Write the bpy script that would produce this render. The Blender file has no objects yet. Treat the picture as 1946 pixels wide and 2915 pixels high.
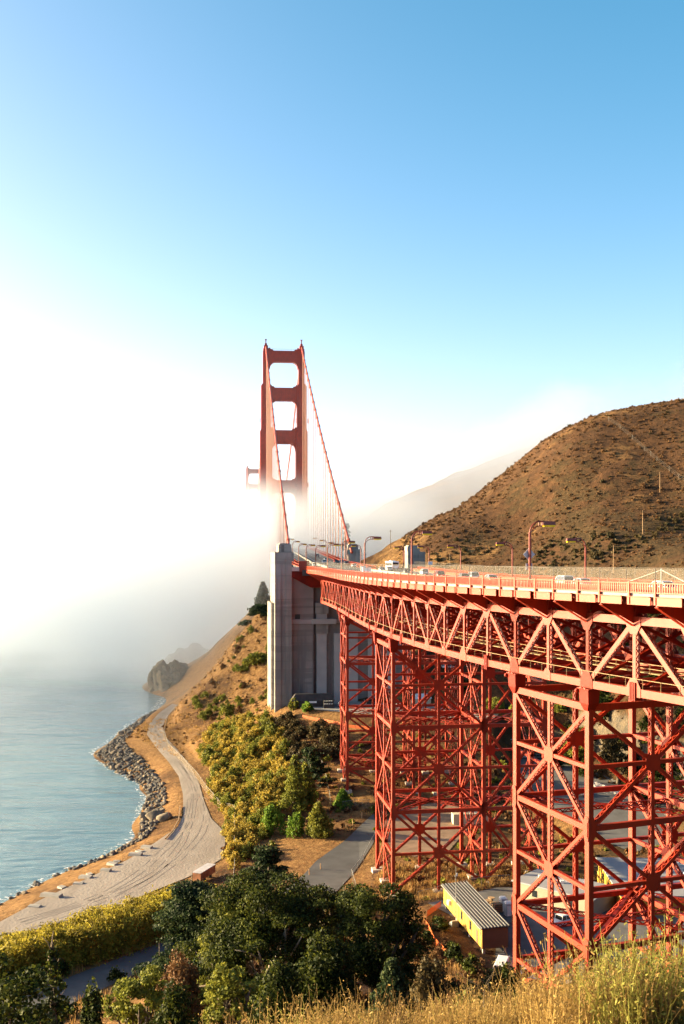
import bpy, bmesh, math, random
import numpy as np
from mathutils import Vector, Matrix, noise

random.seed(7)
rng = np.random.default_rng(7)
scene = bpy.context.scene
C = scene.collection
HC = 75.0                      # eye height above the sea
FOC = 3000.0                   # focal length in photo pixels (1946 x 2915), level horizon at y = 1565

# ---------------------------------------------------------------- camera
cam_d = bpy.data.cameras.new('camera')
cam = bpy.data.objects.new('camera', cam_d)
C.objects.link(cam)
scene.camera = cam
cam.location = (0, 0, HC)
cam.rotation_euler = (math.radians(90), 0, 0)
cam_d.sensor_fit = 'VERTICAL'
cam_d.sensor_height = 36.0
cam_d.lens = 36.0 * FOC / 2915.0
cam_d.shift_y = 107.5 / 2915.0
cam_d.clip_start = 0.5
cam_d.clip_end = 40000

# ---------------------------------------------------------------- sky, sun, exposure
SUN_EL = math.radians(12.5)
SUN_AZ = math.radians(-78.0)   # from +Y (view direction), negative = to the left
world = bpy.data.worlds.new('World')
scene.world = world
world.use_nodes = True
wn = world.node_tree.nodes
wl = world.node_tree.links
sky = wn.new('ShaderNodeTexSky')
sky.sky_type = 'NISHITA'
sky.sun_disc = False
sky.sun_elevation = SUN_EL
sky.sun_rotation = SUN_AZ
sky.air_density = 0.5
sky.dust_density = 1.5
sky.ozone_density = 0.0
bg = wn['Background']
bg.inputs['Strength'].default_value = 0.104
def graded(hue, sat):                         # the photograph's colours are graded: deep blue overhead, white towards the sun
    h = wn.new('ShaderNodeHueSaturation'); h.inputs['Hue'].default_value = hue; h.inputs['Saturation'].default_value = sat
    wl.new(sky.outputs['Color'], h.inputs['Color']); return h.outputs['Color']
bw = wn.new('ShaderNodeRGBToBW'); wl.new(sky.outputs['Color'], bw.inputs['Color'])
mr = wn.new('ShaderNodeMapRange'); mr.inputs['From Min'].default_value = 0.9; mr.inputs['From Max'].default_value = 2.7
wl.new(bw.outputs['Val'], mr.inputs['Value'])
sm = wn.new('ShaderNodeMix'); sm.data_type = 'RGBA'
wl.new(mr.outputs['Result'], sm.inputs['Factor']); wl.new(graded(0.474, 1.45), sm.inputs['A']); wl.new(graded(0.496, 0.9), sm.inputs['B'])
wl.new(sm.outputs['Result'], bg.inputs['Color'])

sun_d = bpy.data.lights.new('sun', 'SUN')
sun_d.energy = 5.0
sun_d.angle = math.radians(0.5)
sun_d.color = (1.0, 0.77, 0.40)
sun = bpy.data.objects.new('sun', sun_d)
C.objects.link(sun)
SUN_DIR = Vector((math.sin(SUN_AZ) * math.cos(SUN_EL), math.cos(SUN_AZ) * math.cos(SUN_EL), math.sin(SUN_EL)))
sun.rotation_euler = SUN_DIR.to_track_quat('Z', 'Y').to_euler()
sun.location = (-300, 100, 400)

scene.view_settings.view_transform = 'Standard'
scene.view_settings.look = 'None'
scene.view_settings.exposure = 2.1
scene.view_settings.gamma = 1.0
scene.view_settings.use_curve_mapping = False
cy = scene.cycles
cy.max_bounces = 9
cy.diffuse_bounces = 2
cy.glossy_bounces = 2
cy.transmission_bounces = 2
cy.transparent_max_bounces = 12
cy.volume_bounces = 9
cy.volume_step_rate = 0.34
cy.volume_preview_step_rate = 0.25
cy.volume_max_steps = 256
cy.use_denoising = True
cy.caustics_reflective = False
cy.caustics_refractive = False
cy.sample_clamp_indirect = 4.0

# ---------------------------------------------------------------- helpers
def at(px, py, z):
    """ground point seen at photo pixel (px, py) when its height is z"""
    d = FOC * (HC - z) / (py - 1565.0)
    return ((px - 973.0) / FOC * d, d)

def atd(px, py, d):
    """point at depth d seen at photo pixel (px, py)"""
    return Vector(((px - 973.0) / FOC * d, d, HC - (py - 1565.0) / FOC * d))

def tag(o, label=None, cat=None, group=None, kind=None):
    if label: o['label'] = label
    if cat: o['category'] = cat
    if group: o['group'] = group
    if kind: o['kind'] = kind
    return o

def empty(name, loc, rz=0, label=None, cat=None, group=None):
    o = bpy.data.objects.new(name, None)
    C.objects.link(o)
    o.location = loc
    o.rotation_euler = (0, 0, rz)
    o.empty_display_size = 0.5
    return tag(o, label, cat, group)

def rot_axes(d, up=Vector((0, 0, 1))):
    d = Vector(d).normalized()
    u = Vector(up)
    s = d.cross(u)
    if s.length < 1e-4:
        u = Vector((0, 1, 0)); s = d.cross(u)
    s.normalize()
    return d, s, s.cross(d).normalized()

class MB:
    def __init__(self):
        self.v = []; self.f = []; self.m = []
    def quad(self, a, b, c, d, mi=0):
        n = len(self.v); self.v += [tuple(a), tuple(b), tuple(c), tuple(d)]; self.f.append((n, n+1, n+2, n+3)); self.m.append(mi)
    def tri(self, a, b, c, mi=0):
        n = len(self.v); self.v += [tuple(a), tuple(b), tuple(c)]; self.f.append((n, n+1, n+2)); self.m.append(mi)
    def hexa(self, p, mi=0):
        """eight corners: 0-3 one end ring, 4-7 the other"""
        n = len(self.v); self.v += [tuple(q) for q in p]
        for f in ((0,3,2,1), (4,5,6,7), (0,1,5,4), (1,2,6,5), (2,3,7,6), (3,0,4,7)):
            self.f.append(tuple(n+i for i in f)); self.m.append(mi)
    def box(self, c, sx, sy, sz, rz=0.0, mi=0):
        """box centred at c"""
        ca, sa = math.cos(rz), math.sin(rz)
        def P(x, y, z): return (c[0]+x*ca-y*sa, c[1]+x*sa+y*ca, c[2]+z)
        x, y, z = sx/2, sy/2, sz/2
        self.hexa([P(-x,-y,-z), P(x,-y,-z), P(x,y,-z), P(-x,y,-z), P(-x,-y,z), P(x,-y,z), P(x,y,z), P(-x,y,z)], mi)
    def bar(self, a, b, w, h, up=(0,0,1), mi=0):
        """box beam from a to b; w across, h along up"""
        a = Vector(a); b = Vector(b)
        d, s, u = rot_axes(b-a, up)
        s = s*(w/2); u = u*(h/2)
        self.hexa([a-s-u, a+s-u, a+s+u, a-s+u, b-s-u, b+s-u, b+s+u, b-s+u], mi)
    def tube(self, pts, rad, n=6, cap=True, mi=0):
        pts = [Vector(p) for p in pts]
        if not hasattr(rad, '__len__'): rad = [rad]*len(pts)
        base = len(self.v)
        ref = Vector((0.13, 0.31, 1))
        for i, p in enumerate(pts):
            t = pts[min(i+1, len(pts)-1)] - pts[max(i-1, 0)]
            d, s, u = rot_axes(t, ref)
            for k in range(n):
                a = 2*math.pi*k/n
                self.v.append(tuple(p + s*(rad[i]*math.cos(a)) + u*(rad[i]*math.sin(a))))
        for i in range(len(pts)-1):
            for k in range(n):
                k2 = (k+1) % n
                self.f.append((base+i*n+k, base+i*n+k2, base+(i+1)*n+k2, base+(i+1)*n+k)); self.m.append(mi)
        if cap:
            self.f.append(tuple(base+k for k in reversed(range(n)))); self.m.append(mi)
            e = base+(len(pts)-1)*n
            self.f.append(tuple(e+k for k in range(n))); self.m.append(mi)
    def prism(self, poly, a, thick, mi=0):
        """poly: list of 3D points in a plane, extruded by vector a*thick"""
        n = len(poly); b = len(self.v); a = Vector(a)*thick
        self.v += [tuple(p) for p in poly] + [tuple(Vector(p)+a) for p in poly]
        self.f.append(tuple(b+i for i in reversed(range(n)))); self.m.append(mi)
        self.f.append(tuple(b+n+i for i in range(n))); self.m.append(mi)
        for i in range(n):
            j = (i+1) % n
            self.f.append((b+i, b+j, b+n+j, b+n+i)); self.m.append(mi)
    def laced(self, a, b, w, dep, nrm, plate=0.07, pitch=None):
        """built-up member: two solid plates (width w) facing +-nrm, dep apart, joined by lacing on both edges"""
        a = Vector(a); b = Vector(b); nrm = Vector(nrm).normalized()
        d = (b-a); L = d.length; d.normalize()
        nrm = (nrm - d*nrm.dot(d)).normalized()
        s = d.cross(nrm)
        for q in (-1, 1):
            o = nrm*(q*(dep/2-plate/2))
            self.bar(a+o, b+o, w, plate, nrm)
        pitch = pitch or dep*0.85
        n = max(2, int(L/pitch))
        for e in (-1, 1):
            base = s*(e*(w/2-0.03))
            for k in range(n):
                p0 = a+d*(L*k/n); p1 = a+d*(L*(k+1)/n)
                q = 1 if (k % 2 == 0) else -1
                lw = 0.13
                A = p0+base+nrm*(q*(dep/2-plate)); B = p1+base-nrm*(q*(dep/2-plate))
                dd = (B-A).normalized(); t = dd.cross(s)*(lw/2); tt = s*0.02
                self.quad(A-t, A+t, B+t, B-t)
    def mesh(self, name, mats, smooth=False):
        me = bpy.data.meshes.new(name)
        me.from_pydata(self.v, [], self.f)
        mats = mats if isinstance(mats, (list, tuple)) else [mats]
        for m in mats: me.materials.append(m)
        if len(mats) > 1: me.polygons.foreach_set('material_index', self.m)
        if smooth: me.polygons.foreach_set('use_smooth', [True]*len(me.polygons))
        me.update()
        return me
    def build(self, name, mats, parent=None, smooth=False, world=True):
        """link as one object; coordinates are world, made relative to the parent Empty"""
        o = bpy.data.objects.new(name, self.mesh(name, mats, smooth))
        C.objects.link(o)
        if parent is not None:
            o.parent = parent
            if world: o.matrix_parent_inverse = pinv(parent)
        return o

def wmat(o):
    m = Matrix.LocRotScale(o.location, o.rotation_euler, o.scale)
    if o.parent is not None: m = wmat(o.parent) @ o.matrix_parent_inverse @ m
    return m
def pinv(parent): return wmat(parent).inverted()

def copy_tree(o, parent=None):
    c = o.copy(); C.objects.link(c); c.parent = parent
    if parent is not None: c.matrix_parent_inverse = o.matrix_parent_inverse
    for ch in list(o.children): copy_tree(ch, c)
    return c

# ---------------------------------------------------------------- materials
def mat(name, col, rough=0.7, var=0.0, scale=1.0, bump=0.0, bscale=None, metal=0.0, spec=0.5, detail=4.0, col2=None):
    """principled material with optional noise mottling and bump, in object/world coordinates"""
    m = bpy.data.materials.new(name); m.use_nodes = True
    nt = m.node_tree; N = nt.nodes; Lk = nt.links
    b = N['Principled BSDF']
    b.inputs['Roughness'].default_value = rough
    b.inputs['Metallic'].default_value = metal
    b.inputs['Specular IOR Level'].default_value = spec
    b.inputs['Base Color'].default_value = (*col, 1)
    if var > 0 or bump > 0:
        geo = N.new('ShaderNodeNewGeometry')
        tx = N.new('ShaderNodeTexNoise'); tx.inputs['Scale'].default_value = scale; tx.inputs['Detail'].default_value = detail
        Lk.new(geo.outputs['Position'], tx.inputs['Vector'])
        if var > 0:
            mx = N.new('ShaderNodeMix'); mx.data_type = 'RGBA'
            c2 = col2 or tuple(max(0, c*(1-var)) for c in col)
            c1 = col if col2 else tuple(min(1, c*(1+var)) for c in col)
            mx.inputs['A'].default_value = (*c1, 1); mx.inputs['B'].default_value = (*c2, 1)
            rp = N.new('ShaderNodeMapRange'); rp.inputs['From Min'].default_value = 0.32; rp.inputs['From Max'].default_value = 0.68
            Lk.new(tx.outputs['Fac'], rp.inputs['Value']); Lk.new(rp.outputs['Result'], mx.inputs['Factor'])
            Lk.new(mx.outputs['Result'], b.inputs['Base Color'])
        if bump > 0:
            tb = N.new('ShaderNodeTexNoise'); tb.inputs['Scale'].default_value = bscale or scale*4; tb.inputs['Detail'].default_value = 5
            Lk.new(geo.outputs['Position'], tb.inputs['Vector'])
            bp = N.new('ShaderNodeBump'); bp.inputs['Strength'].default_value = bump; bp.inputs['Distance'].default_value = 0.3
            Lk.new(tb.outputs['Fac'], bp.inputs['Height']); Lk.new(bp.outputs['Normal'], b.inputs['Normal'])
    return m

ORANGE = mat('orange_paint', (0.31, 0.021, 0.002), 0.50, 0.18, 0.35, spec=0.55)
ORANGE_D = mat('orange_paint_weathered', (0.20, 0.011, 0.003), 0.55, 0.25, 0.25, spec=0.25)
def weather(m, col, amount=0.75):
    """faded and dirty vertical streaks over a painted surface"""
    nt = m.node_tree; N = nt.nodes; Lk = nt.links; b = N['Principled BSDF']
    g = N.new('ShaderNodeNewGeometry'); mp = N.new('ShaderNodeMapping'); mp.inputs['Scale'].default_value = (1.3, 1.3, 0.16); Lk.new(g.outputs['Position'], mp.inputs['Vector'])
    t = N.new('ShaderNodeTexNoise'); t.inputs['Scale'].default_value = 1.0; t.inputs['Detail'].default_value = 6; t.inputs['Roughness'].default_value = 0.65; Lk.new(mp.outputs['Vector'], t.inputs['Vector'])
    r = N.new('ShaderNodeMapRange'); r.inputs['From Min'].default_value = 0.48; r.inputs['From Max'].default_value = 0.72; r.inputs['To Max'].default_value = amount; Lk.new(t.outputs['Fac'], r.inputs['Value'])
    x = N.new('ShaderNodeMix'); x.data_type = 'RGBA'; Lk.new(r.outputs['Result'], x.inputs['Factor']); Lk.new(b.inputs['Base Color'].links[0].from_socket, x.inputs['A']); x.inputs['B'].default_value = (*col, 1)
    Lk.new(x.outputs['Result'], b.inputs['Base Color'])
    rr = N.new('ShaderNodeMapRange'); rr.inputs['To Min'].default_value = 0.42; rr.inputs['To Max'].default_value = 0.62; Lk.new(t.outputs['Fac'], rr.inputs['Value']); Lk.new(rr.outputs['Result'], b.inputs['Roughness'])
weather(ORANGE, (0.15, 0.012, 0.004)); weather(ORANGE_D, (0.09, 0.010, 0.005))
RAILPAINT = mat('rail_paint', (0.36, 0.036, 0.006), 0.48, 0.12, 0.6, spec=0.5)
CONC = mat('concrete', (0.28, 0.26, 0.235), 0.9, 0.12, 0.3, 0.15, 1.5)
ASPHALT = mat('asphalt', (0.060, 0.060, 0.064), 0.85, 0.25, 0.25, 0.1, 3.0)
LANE = mat('lane_paint', (0.75, 0.74, 0.70), 0.6)
STEEL = mat('galvanised_steel', (0.42, 0.42, 0.40), 0.45, 0.1, 2.0, metal=0.6)
WHITE = mat('white_paint', (0.78, 0.78, 0.76), 0.4)
DARK = mat('dark_rubber', (0.02, 0.02, 0.02), 0.7)
# ---------------------------------------------------------------- the curve of the approach viaduct (index i = railing post number)
S = 4.6
P0 = (32.60, 109.95, -0.43905, 0.003936, -2.1723e-5)
def _head(t):
    if t >= 0: return P0[2] + P0[3]*t + 0.5*P0[4]*t*t
    return P0[2] + P0[3]*t
_T = np.arange(-30*S, 62*S, S/10)
_X = np.zeros_like(_T); _Y = np.zeros_like(_T)
_h = np.array([_head(t) for t in _T])
_X[1:] = np.cumsum(np.sin(_h[:-1])*S/10); _Y[1:] = np.cumsum(np.cos(_h[:-1])*S/10)
_i0 = np.argmin(abs(_T)); _X += P0[0]-_X[_i0]; _Y += P0[1]-_Y[_i0]
def cv(i, off=0.0, z=0.0):
    """point of the viaduct at post index i, off metres inboard (west) of the east railing, z metres relative to the eye"""
    t = i*S
    x = float(np.interp(t, _T, _X)); y = float(np.interp(t, _T, _Y)); h = _head(t)
    return Vector((x + off*math.cos(h), y - off*math.sin(h), HC+z))
def hd(i): return _head(i*S)
def nrm_e(i): h = hd(i); return Vector((-math.cos(h), math.sin(h), 0))   # outward east normal
def zrail(i): return -(3.45 + 0.041*i)          # east rail top
def zdeck(i, off=0.0): return zrail(i) - 1.25 - 0.027*max(0.0, off-1.0)*max(0.0, min(1.0, (60-i)/25))
def zbot(i): return -(16.2 + 0.034*i)
def ztop(i): return -(8.0 + 0.044*i)
OV = 5.2; SIDES = (0.0, 18.4, 31.0); TW = SIDES[-1]; DW = 38.5      # three lines of trusses and columns
I0, I1 = -12, 58
# ---------------------------------------------------------------- terrain from control points (thin plate spline)
CP = []
def cpp(px, py, z): x, y = at(px, py, z); CP.append((x, y, z))
def cpd(px, py, d): v = atd(px, py, d); CP.append(tuple(v))
def cp(x, y, z): CP.append((x, y, z))
# hillside below the camera
for y, zl, zc, zr in ((-25,70,74,76), (0,66,73.2,75), (15,56,67.0,69), (30,46,60.3,61.5), (50,34,51,52.5), (75,24,39,41.5), (100,16,29,31), (125,10.5,21,21), (150,9,14,14)):
    cp(-38 - y*0.10, y, zl); cp(2, y, zc); cp(14 + y*0.14, y, zr)
for y, z in ((0,80), (50,62), (100,40), (150,18)): cp(75, y, z)
for y, z in ((0,40), (50,22), (100,10), (150,5)): cp(-85, y, z)
# paved road below the hedge, hedge, beach lot
cpp(270, 2790, 8.5); cpp(330, 2760, 8); cpp(480, 2700, 7.5); cpp(100, 2740, 6.0)
for a in ((20,2640),(250,2560),(430,2450),(530,2370),(540,2290),(520,2220),(480,2150),(440,2090),(452,2040),(492,2002)): cpp(a[0], a[1], 3.6)
for a in ((560,2500),(610,2420),(600,2280),(560,2190),(120,2640),(350,2560)): cpp(a[0], a[1], 3.9)
# shore line and sea bed
SHORE = [(0,2575),(103,2520),(210,2471),(290,2442),(393,2380),(402,2318),(420,2264),(402,2229),(375,2215),(312,2184),(268,2141),(312,2112),(357,2072),(388,2050),(437,2023),(470,1985),(536,1907),(571,1885)]
for a in SHORE: cpp(a[0], a[1], 0.0)
for a in SHORE:
    x, y = at(a[0], a[1], 0.0); cp(x-14, y-3, -3.5); cp(x-50, y-8, -8)
cp(-92, 190, 0); cp(-104, 150, 0); cp(-112, 100, 0); cp(-130, 190, -7); cp(-140, 100, -7); cp(-118, 40, 2); cp(-120, -20, 4)
# tops of the low bank beside the lot
for a in ((60,2580),(180,2520),(300,2460),(410,2400),(450,2330),(490,2270),(460,2220),(410,2160),(360,2125),(400,2070)): cpp(a[0], a[1], 2.6)
# grass slope, pylon hill, valley
for px, py, d in ((560,1990,440),(640,1960,436),(700,1900,440),(740,1800,452),(500,2100,404),(560,2080,402),(620,2080,398),(700,2030,396),(650,2200,330),(700,2300,290),(650,2400,262)): cpd(px, py, d)
cpd(600,1905,520); cpd(690,1800,520); cpd(765,1715,500); cpd(760,1690,560); cpd(640,1830,600)
for x, y, z in ((-22,376,20),(-8,368,20),(10,362,20),(28,352,19.5),(45,345,20),(-10,400,24),(10,420,30),(-16,440,42),(10,470,50)): cp(x, y, z)
cpd(850,2200,308); cpd(800,2300,280); cpd(760,2350,268); cpd(960,2300,283)
for x, y, z in ((-4,300,9.5),(2,288,9),(14,305,9.5),(20,290,8)): cp(x, y, z)
cpp(960,2400,5.4); cpp(870,2490,4.8); cpp(1060,2340,6.4); cpp(760,2520,6); cpp(640,2560,6)
for x, y, z in ((5,224,6.5),(8,207,6.5),(18,224,6.5),(24,207,7.0),(20,245,6),(34,262,6),(45,285,7.5),(60,300,9.5),(45,240,6),(45,215,7),(62,215,8),(75,260,9),(32,195,8.5),(20,192,8.8),(28,176,9),(40,180,9),(55,185,9),(70,185,11),(35,160,11),(50,155,12),(26,150,14),(32,137,17.0),(45,138,17),(52,130,18),(0,180,9),(-5,165,10),(10,160,12)): cp(x, y, z)
# slopes west of the viaduct rising to the hill
for x, y, z in ((40,330,13),(60,335,17),(75,345,24),(85,300,22),(90,260,26),(100,220,28),(85,190,18),(100,160,30),(45,385,32),(60,380,40),(30,400,34),(75,330,24)): cp(x, y, z)
for px, py, d in ((1946,1640,335),(1700,1640,380),(1400,1620,430),(1230,1600,455),(1170,1566,480),(1100,1560,520),(1250,1480,500),(1400,1390,500),(1530,1300,500),(1620,1225,505),(1700,1182,510),(1760,1170,510),(1850,1166,500),(1946,1164,490),(2150,1175,470),(2300,1200,420),(1700,1400,445),(1900,1400,432),(1500,1500,455),(1600,1350,468),(1850,1250,472),(2100,1500,400),(2300,1500,380),(1600,1550,418),(1850,1530,398)): cpd(px, py, d)
for x, y, z in ((130,640,132),(60,640,80),(30,620,62),(20,560,64),(190,620,140),(260,480,130),(220,330,90),(190,240,56),(-10,560,58),(-25,620,40)): cp(x, y, z)
for px, py in ((1000,1505),(1100,1432),(1200,1400),(1300,1368),(1400,1342),(1500,1308),(1600,1245),(1800,1170)): cpd(px, py, 900)
for x, y, z in ((0,780,40),(60,760,78),(150,740,120),(-60,800,6),(-70,900,4),(-40,880,60),(0,1050,90),(120,1050,150),(280,1050,200),(250,760,150),(-90,1000,0),(-120,850,-6),(-140,1050,-6),(-100,720,0),(-72,720,16),(-40,700,36)): cp(x, y, z)

_cp = np.array(CP, dtype=float)
_c, _ui = np.unique(np.round(_cp[:, :2], 1), axis=0, return_index=True)
_cp = _cp[_ui]
_sc = 100.0
def _tpsU(r2): return np.where(r2 > 1e-12, 0.5*r2*np.log(np.maximum(r2, 1e-12)), 0.0)
_q = _cp[:, :2]/_sc
_K = _tpsU(((_q[:, None]-_q[None])**2).sum(-1)) + 0.004*np.eye(len(_q))
_P = np.hstack([np.ones((len(_q), 1)), _q])
_A = np.block([[_K, _P], [_P.T, np.zeros((3, 3))]])
_w = np.linalg.solve(_A, np.concatenate([_cp[:, 2], np.zeros(3)]))
def tps(x, y):
    p = np.stack([np.atleast_1d(x), np.atleast_1d(y)], -1).astype(float)/_sc
    out = np.empty(len(p))
    for a in range(0, len(p), 4000):
        b = p[a:a+4000]
        out[a:a+4000] = _tpsU(((b[:, None]-_q[None])**2).sum(-1)) @ _w[:-3] + _w[-3] + b @ _w[-2:]
    return out
GX = np.concatenate([np.arange(-180, 130, 2.0), np.arange(130, 420, 6.0)])
GY = np.concatenate([np.arange(-40, 530, 2.0), np.arange(530, 1140, 6.0)])
gx, gy = np.meshgrid(GX, GY)
GZ = tps(gx.ravel(), gy.ravel()).reshape(gx.shape)

def vnoise(x, y, sc, seed=0):
    """cheap value noise on arrays"""
    r = np.random.default_rng(seed); tab = r.random((64, 64))
    u = x/sc; v = y/sc
    i = np.floor(u).astype(int); j = np.floor(v).astype(int)
    fu = u-i; fv = v-j; fu = fu*fu*(3-2*fu); fv = fv*fv*(3-2*fv)
    g = lambda a, b: tab[a % 64, b % 64]
    return (g(i,j)*(1-fu)+g(i+1,j)*fu)*(1-fv) + (g(i,j+1)*(1-fu)+g(i+1,j+1)*fu)*fv - 0.5

def poly_dist(X, Y, pts, closed=False):
    """distance from grid points to a polyline"""
    d = np.full(X.shape, 1e9)
    n = len(pts)
    for a in range(n if closed else n-1):
        x0, y0 = pts[a]; x1, y1 = pts[(a+1) % n]
        L = (x1-x0)**2+(y1-y0)**2+1e-9
        t = np.clip(((X-x0)*(x1-x0)+(Y-y0)*(y1-y0))/L, 0, 1)
        d = np.minimum(d, np.hypot(X-x0-t*(x1-x0), Y-y0-t*(y1-y0)))
    return d
def inside(X, Y, pts):
    r = np.zeros(X.shape, bool); n = len(pts)
    for a in range(n):
        x0, y0 = pts[a]; x1, y1 = pts[(a+1) % n]
        if y0 == y1: continue
        c = ((y0 > Y) != (y1 > Y)) & (X < (x1-x0)*(Y-y0)/(y1-y0)+x0)
        r ^= c
    return r

# flat places: roads and lots as polygons in plan, from their outline in the photograph
def poly_px(pts, z): return [at(a, b, z) for a, b in pts]
BEACH = poly_px([(0,2680),(120,2640),(330,2585),(430,2540),(530,2500),(590,2470),(640,2440),(640,2370),(600,2330),(580,2280),(566,2230),(540,2180),(505,2135),(472,2100),(462,2070),(476,2040),(505,2008),(490,2004),(452,2030),(424,2062),(418,2092),(445,2130),(480,2170),(508,2210),(520,2260),(522,2320),(505,2355),(440,2400),(360,2450),(250,2500),(120,2560),(0,2625),(-200,2720),(-200,2780)], 3.6)
LOWROAD = poly_px([(-150,2960),(60,2890),(180,2840),(330,2770),(480,2700),(560,2655),(700,2590),(840,2500),(900,2440),(985,2385),(1062,2322),(1080,2350),(1062,2400),(1000,2480),(960,2530),(800,2630),(560,2740),(330,2850),(200,2920),(60,2990),(-150,3080)], 6.0)
YARD = [(16,196),(30,205),(52,206),(78,200),(78,176),(60,166),(40,160),(30,156),(24,165),(26,178)]
LOT2 = poly_px([(1470,2175),(1500,2160),(1600,2165),(1700,2205),(1800,2245),(1900,2290),(1900,2400),(1800,2420),(1700,2380),(1640,2330),(1560,2300),(1490,2280)], 8.0)
DIRT = poly_px([(1085,2345),(1150,2300),(1250,2285),(1330,2300),(1340,2350),(1280,2420),(1180,2440),(1110,2420)], 6.2)
LOT3 = [(-22,380),(-12,362),(5,352),(28,344),(48,338),(52,350),(30,368),(8,378),(-10,384)]
def flatten(poly, z, soft, zfun=None):
    global GZ
    ins = inside(gx, gy, poly); d = poly_dist(gx, gy, poly, True)
    w = np.where(ins, 1.0, np.clip(1-d/soft, 0, 1)); w = w*w*(3-2*w)
    tz = z if zfun is None else zfun(gx, gy)
    GZ = GZ*(1-w)+tz*w
flatten(BEACH, 3.6, 6)
flatten(LOWROAD, 0, 8, lambda X, Y: np.interp(Y, [140,165,200,228,250,270], [9.5,8.6,6.2,4.9,5.4,6.4]))
flatten(YARD, 9.2, 8)
flatten(LOT2, 0, 8, lambda X, Y: np.interp(Y, [235,262,335], [7.4,7.6,8.6]))
flatten(DIRT, 6.2, 8)
flatten(LOT3, 20.3, 8)
d_shore = poly_dist(gx, gy, [at(a, b, 0.0) for a, b in SHORE])
# small relief on natural ground
nat = np.clip(np.minimum.reduce([poly_dist(gx, gy, p, True)*(~inside(gx, gy, p)) for p in (BEACH, LOWROAD, YARD, LOT2, LOT3, DIRT)])/6, 0, 1)
far = np.clip((GZ-2)/8, 0, 1)*nat
GZ = GZ + far*(vnoise(gx, gy, 34, 1)*4.6*np.clip((gy-330)/100, 0, 1) + vnoise(gx, gy, 15, 2)*1.6 + vnoise(gx, gy, 6, 3)*1.0 + vnoise(gx, gy, 3.1, 4)*0.55)
def ground(x, y):
    i = np.clip(np.searchsorted(GX, x)-1, 0, len(GX)-2); j = np.clip(np.searchsorted(GY, y)-1, 0, len(GY)-2)
    u = (x-GX[i])/(GX[i+1]-GX[i]); v = (y-GY[j])/(GY[j+1]-GY[j])
    return float((GZ[j,i]*(1-u)+GZ[j,i+1]*u)*(1-v)+(GZ[j+1,i]*(1-u)+GZ[j+1,i+1]*u)*v)

def ground_material():
    m = bpy.data.materials.new('hillside_ground'); m.use_nodes = True
    nt = m.node_tree; N = nt.nodes; Lk = nt.links; b = N['Principled BSDF']
    b.inputs['Roughness'].default_value = 0.95; b.inputs['Specular IOR Level'].default_value = 0.1
    g = N.new('ShaderNodeNewGeometry')
    def nz(sc, det=5, rough=0.6):
        t = N.new('ShaderNodeTexNoise'); t.inputs['Scale'].default_value = sc; t.inputs['Detail'].default_value = det; t.inputs['Roughness'].default_value = rough
        Lk.new(g.outputs['Position'], t.inputs['Vector']); return t.outputs['Fac']
    def rng_(x, a, c):
        r = N.new('ShaderNodeMapRange'); r.inputs['From Min'].default_value = a; r.inputs['From Max'].default_value = c
        r.interpolation_type = 'SMOOTHSTEP'
        Lk.new(x, r.inputs['Value']); return r.outputs['Result']
    def mix(f, a, c):
        x = N.new('ShaderNodeMix'); x.data_type = 'RGBA'
        Lk.new(f, x.inputs['Factor'])
        for s, v in (('A', a), ('B', c)):
            if isinstance(v, tuple): x.inputs[s].default_value = (*v, 1)
            else: Lk.new(v, x.inputs[s])
        return x.outputs['Result']
    sp_ = N.new('ShaderNodeSeparateXYZ'); Lk.new(g.outputs['Position'], sp_.inputs[0])
    def sh(x, k):
        a = N.new('ShaderNodeMath'); a.operation = 'MULTIPLY_ADD'; Lk.new(x, a.inputs[0]); a.inputs[1].default_value = k; a.inputs[2].default_value = 0.0; return a.outputs[0]
    def add(x, y):
        a = N.new('ShaderNodeMath'); a.operation = 'ADD'; Lk.new(x, a.inputs[0]); Lk.new(y, a.inputs[1]); return a.outputs[0]
    dark_bias = add(sh(rng_(sp_.outputs['X'], -30.0, 110.0), 0.24), sh(rng_(sp_.outputs['Z'], 90.0, 125.0), -0.10))   # darker brown ground tones grow inland, thin out on the ridge
    stri = N.new('ShaderNodeMapping'); stri.inputs['Scale'].default_value = (1.0, 1.0, 0.25); Lk.new(g.outputs['Position'], stri.inputs['Vector'])
    grass = mix(rng_(nz(0.6), 0.35, 0.65), (0.25, 0.142, 0.056), (0.16, 0.082, 0.033))
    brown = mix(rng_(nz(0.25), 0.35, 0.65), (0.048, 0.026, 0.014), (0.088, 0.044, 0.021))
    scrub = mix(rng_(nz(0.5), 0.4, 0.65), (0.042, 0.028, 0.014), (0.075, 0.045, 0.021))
    col = mix(rng_(add(nz(0.030, 8, 0.72), dark_bias), 0.49, 0.66), grass, brown)
    col = mix(rng_(add(nz(0.055, 8, 0.75), dark_bias), 0.66, 0.78), col, scrub)
    # bare rock on steep faces
    sep = N.new('ShaderNodeSeparateXYZ'); Lk.new(g.outputs['Normal'], sep.inputs[0])
    col = mix(rng_(sep.outputs['Z'], 0.50, 0.38), col, mix(rng_(nz(0.4), 0.4, 0.6), (0.14, 0.11, 0.08), (0.08, 0.07, 0.06)))
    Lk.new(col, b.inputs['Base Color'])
    bp = N.new('ShaderNodeBump'); bp.inputs['Strength'].default_value = 0.9; bp.inputs['Distance'].default_value = 0.8
    Lk.new(nz(0.9, 6, 0.7), bp.inputs['Height']); Lk.new(bp.outputs['Normal'], b.inputs['Normal'])
    return m
M_GROUND = ground_material()
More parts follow.
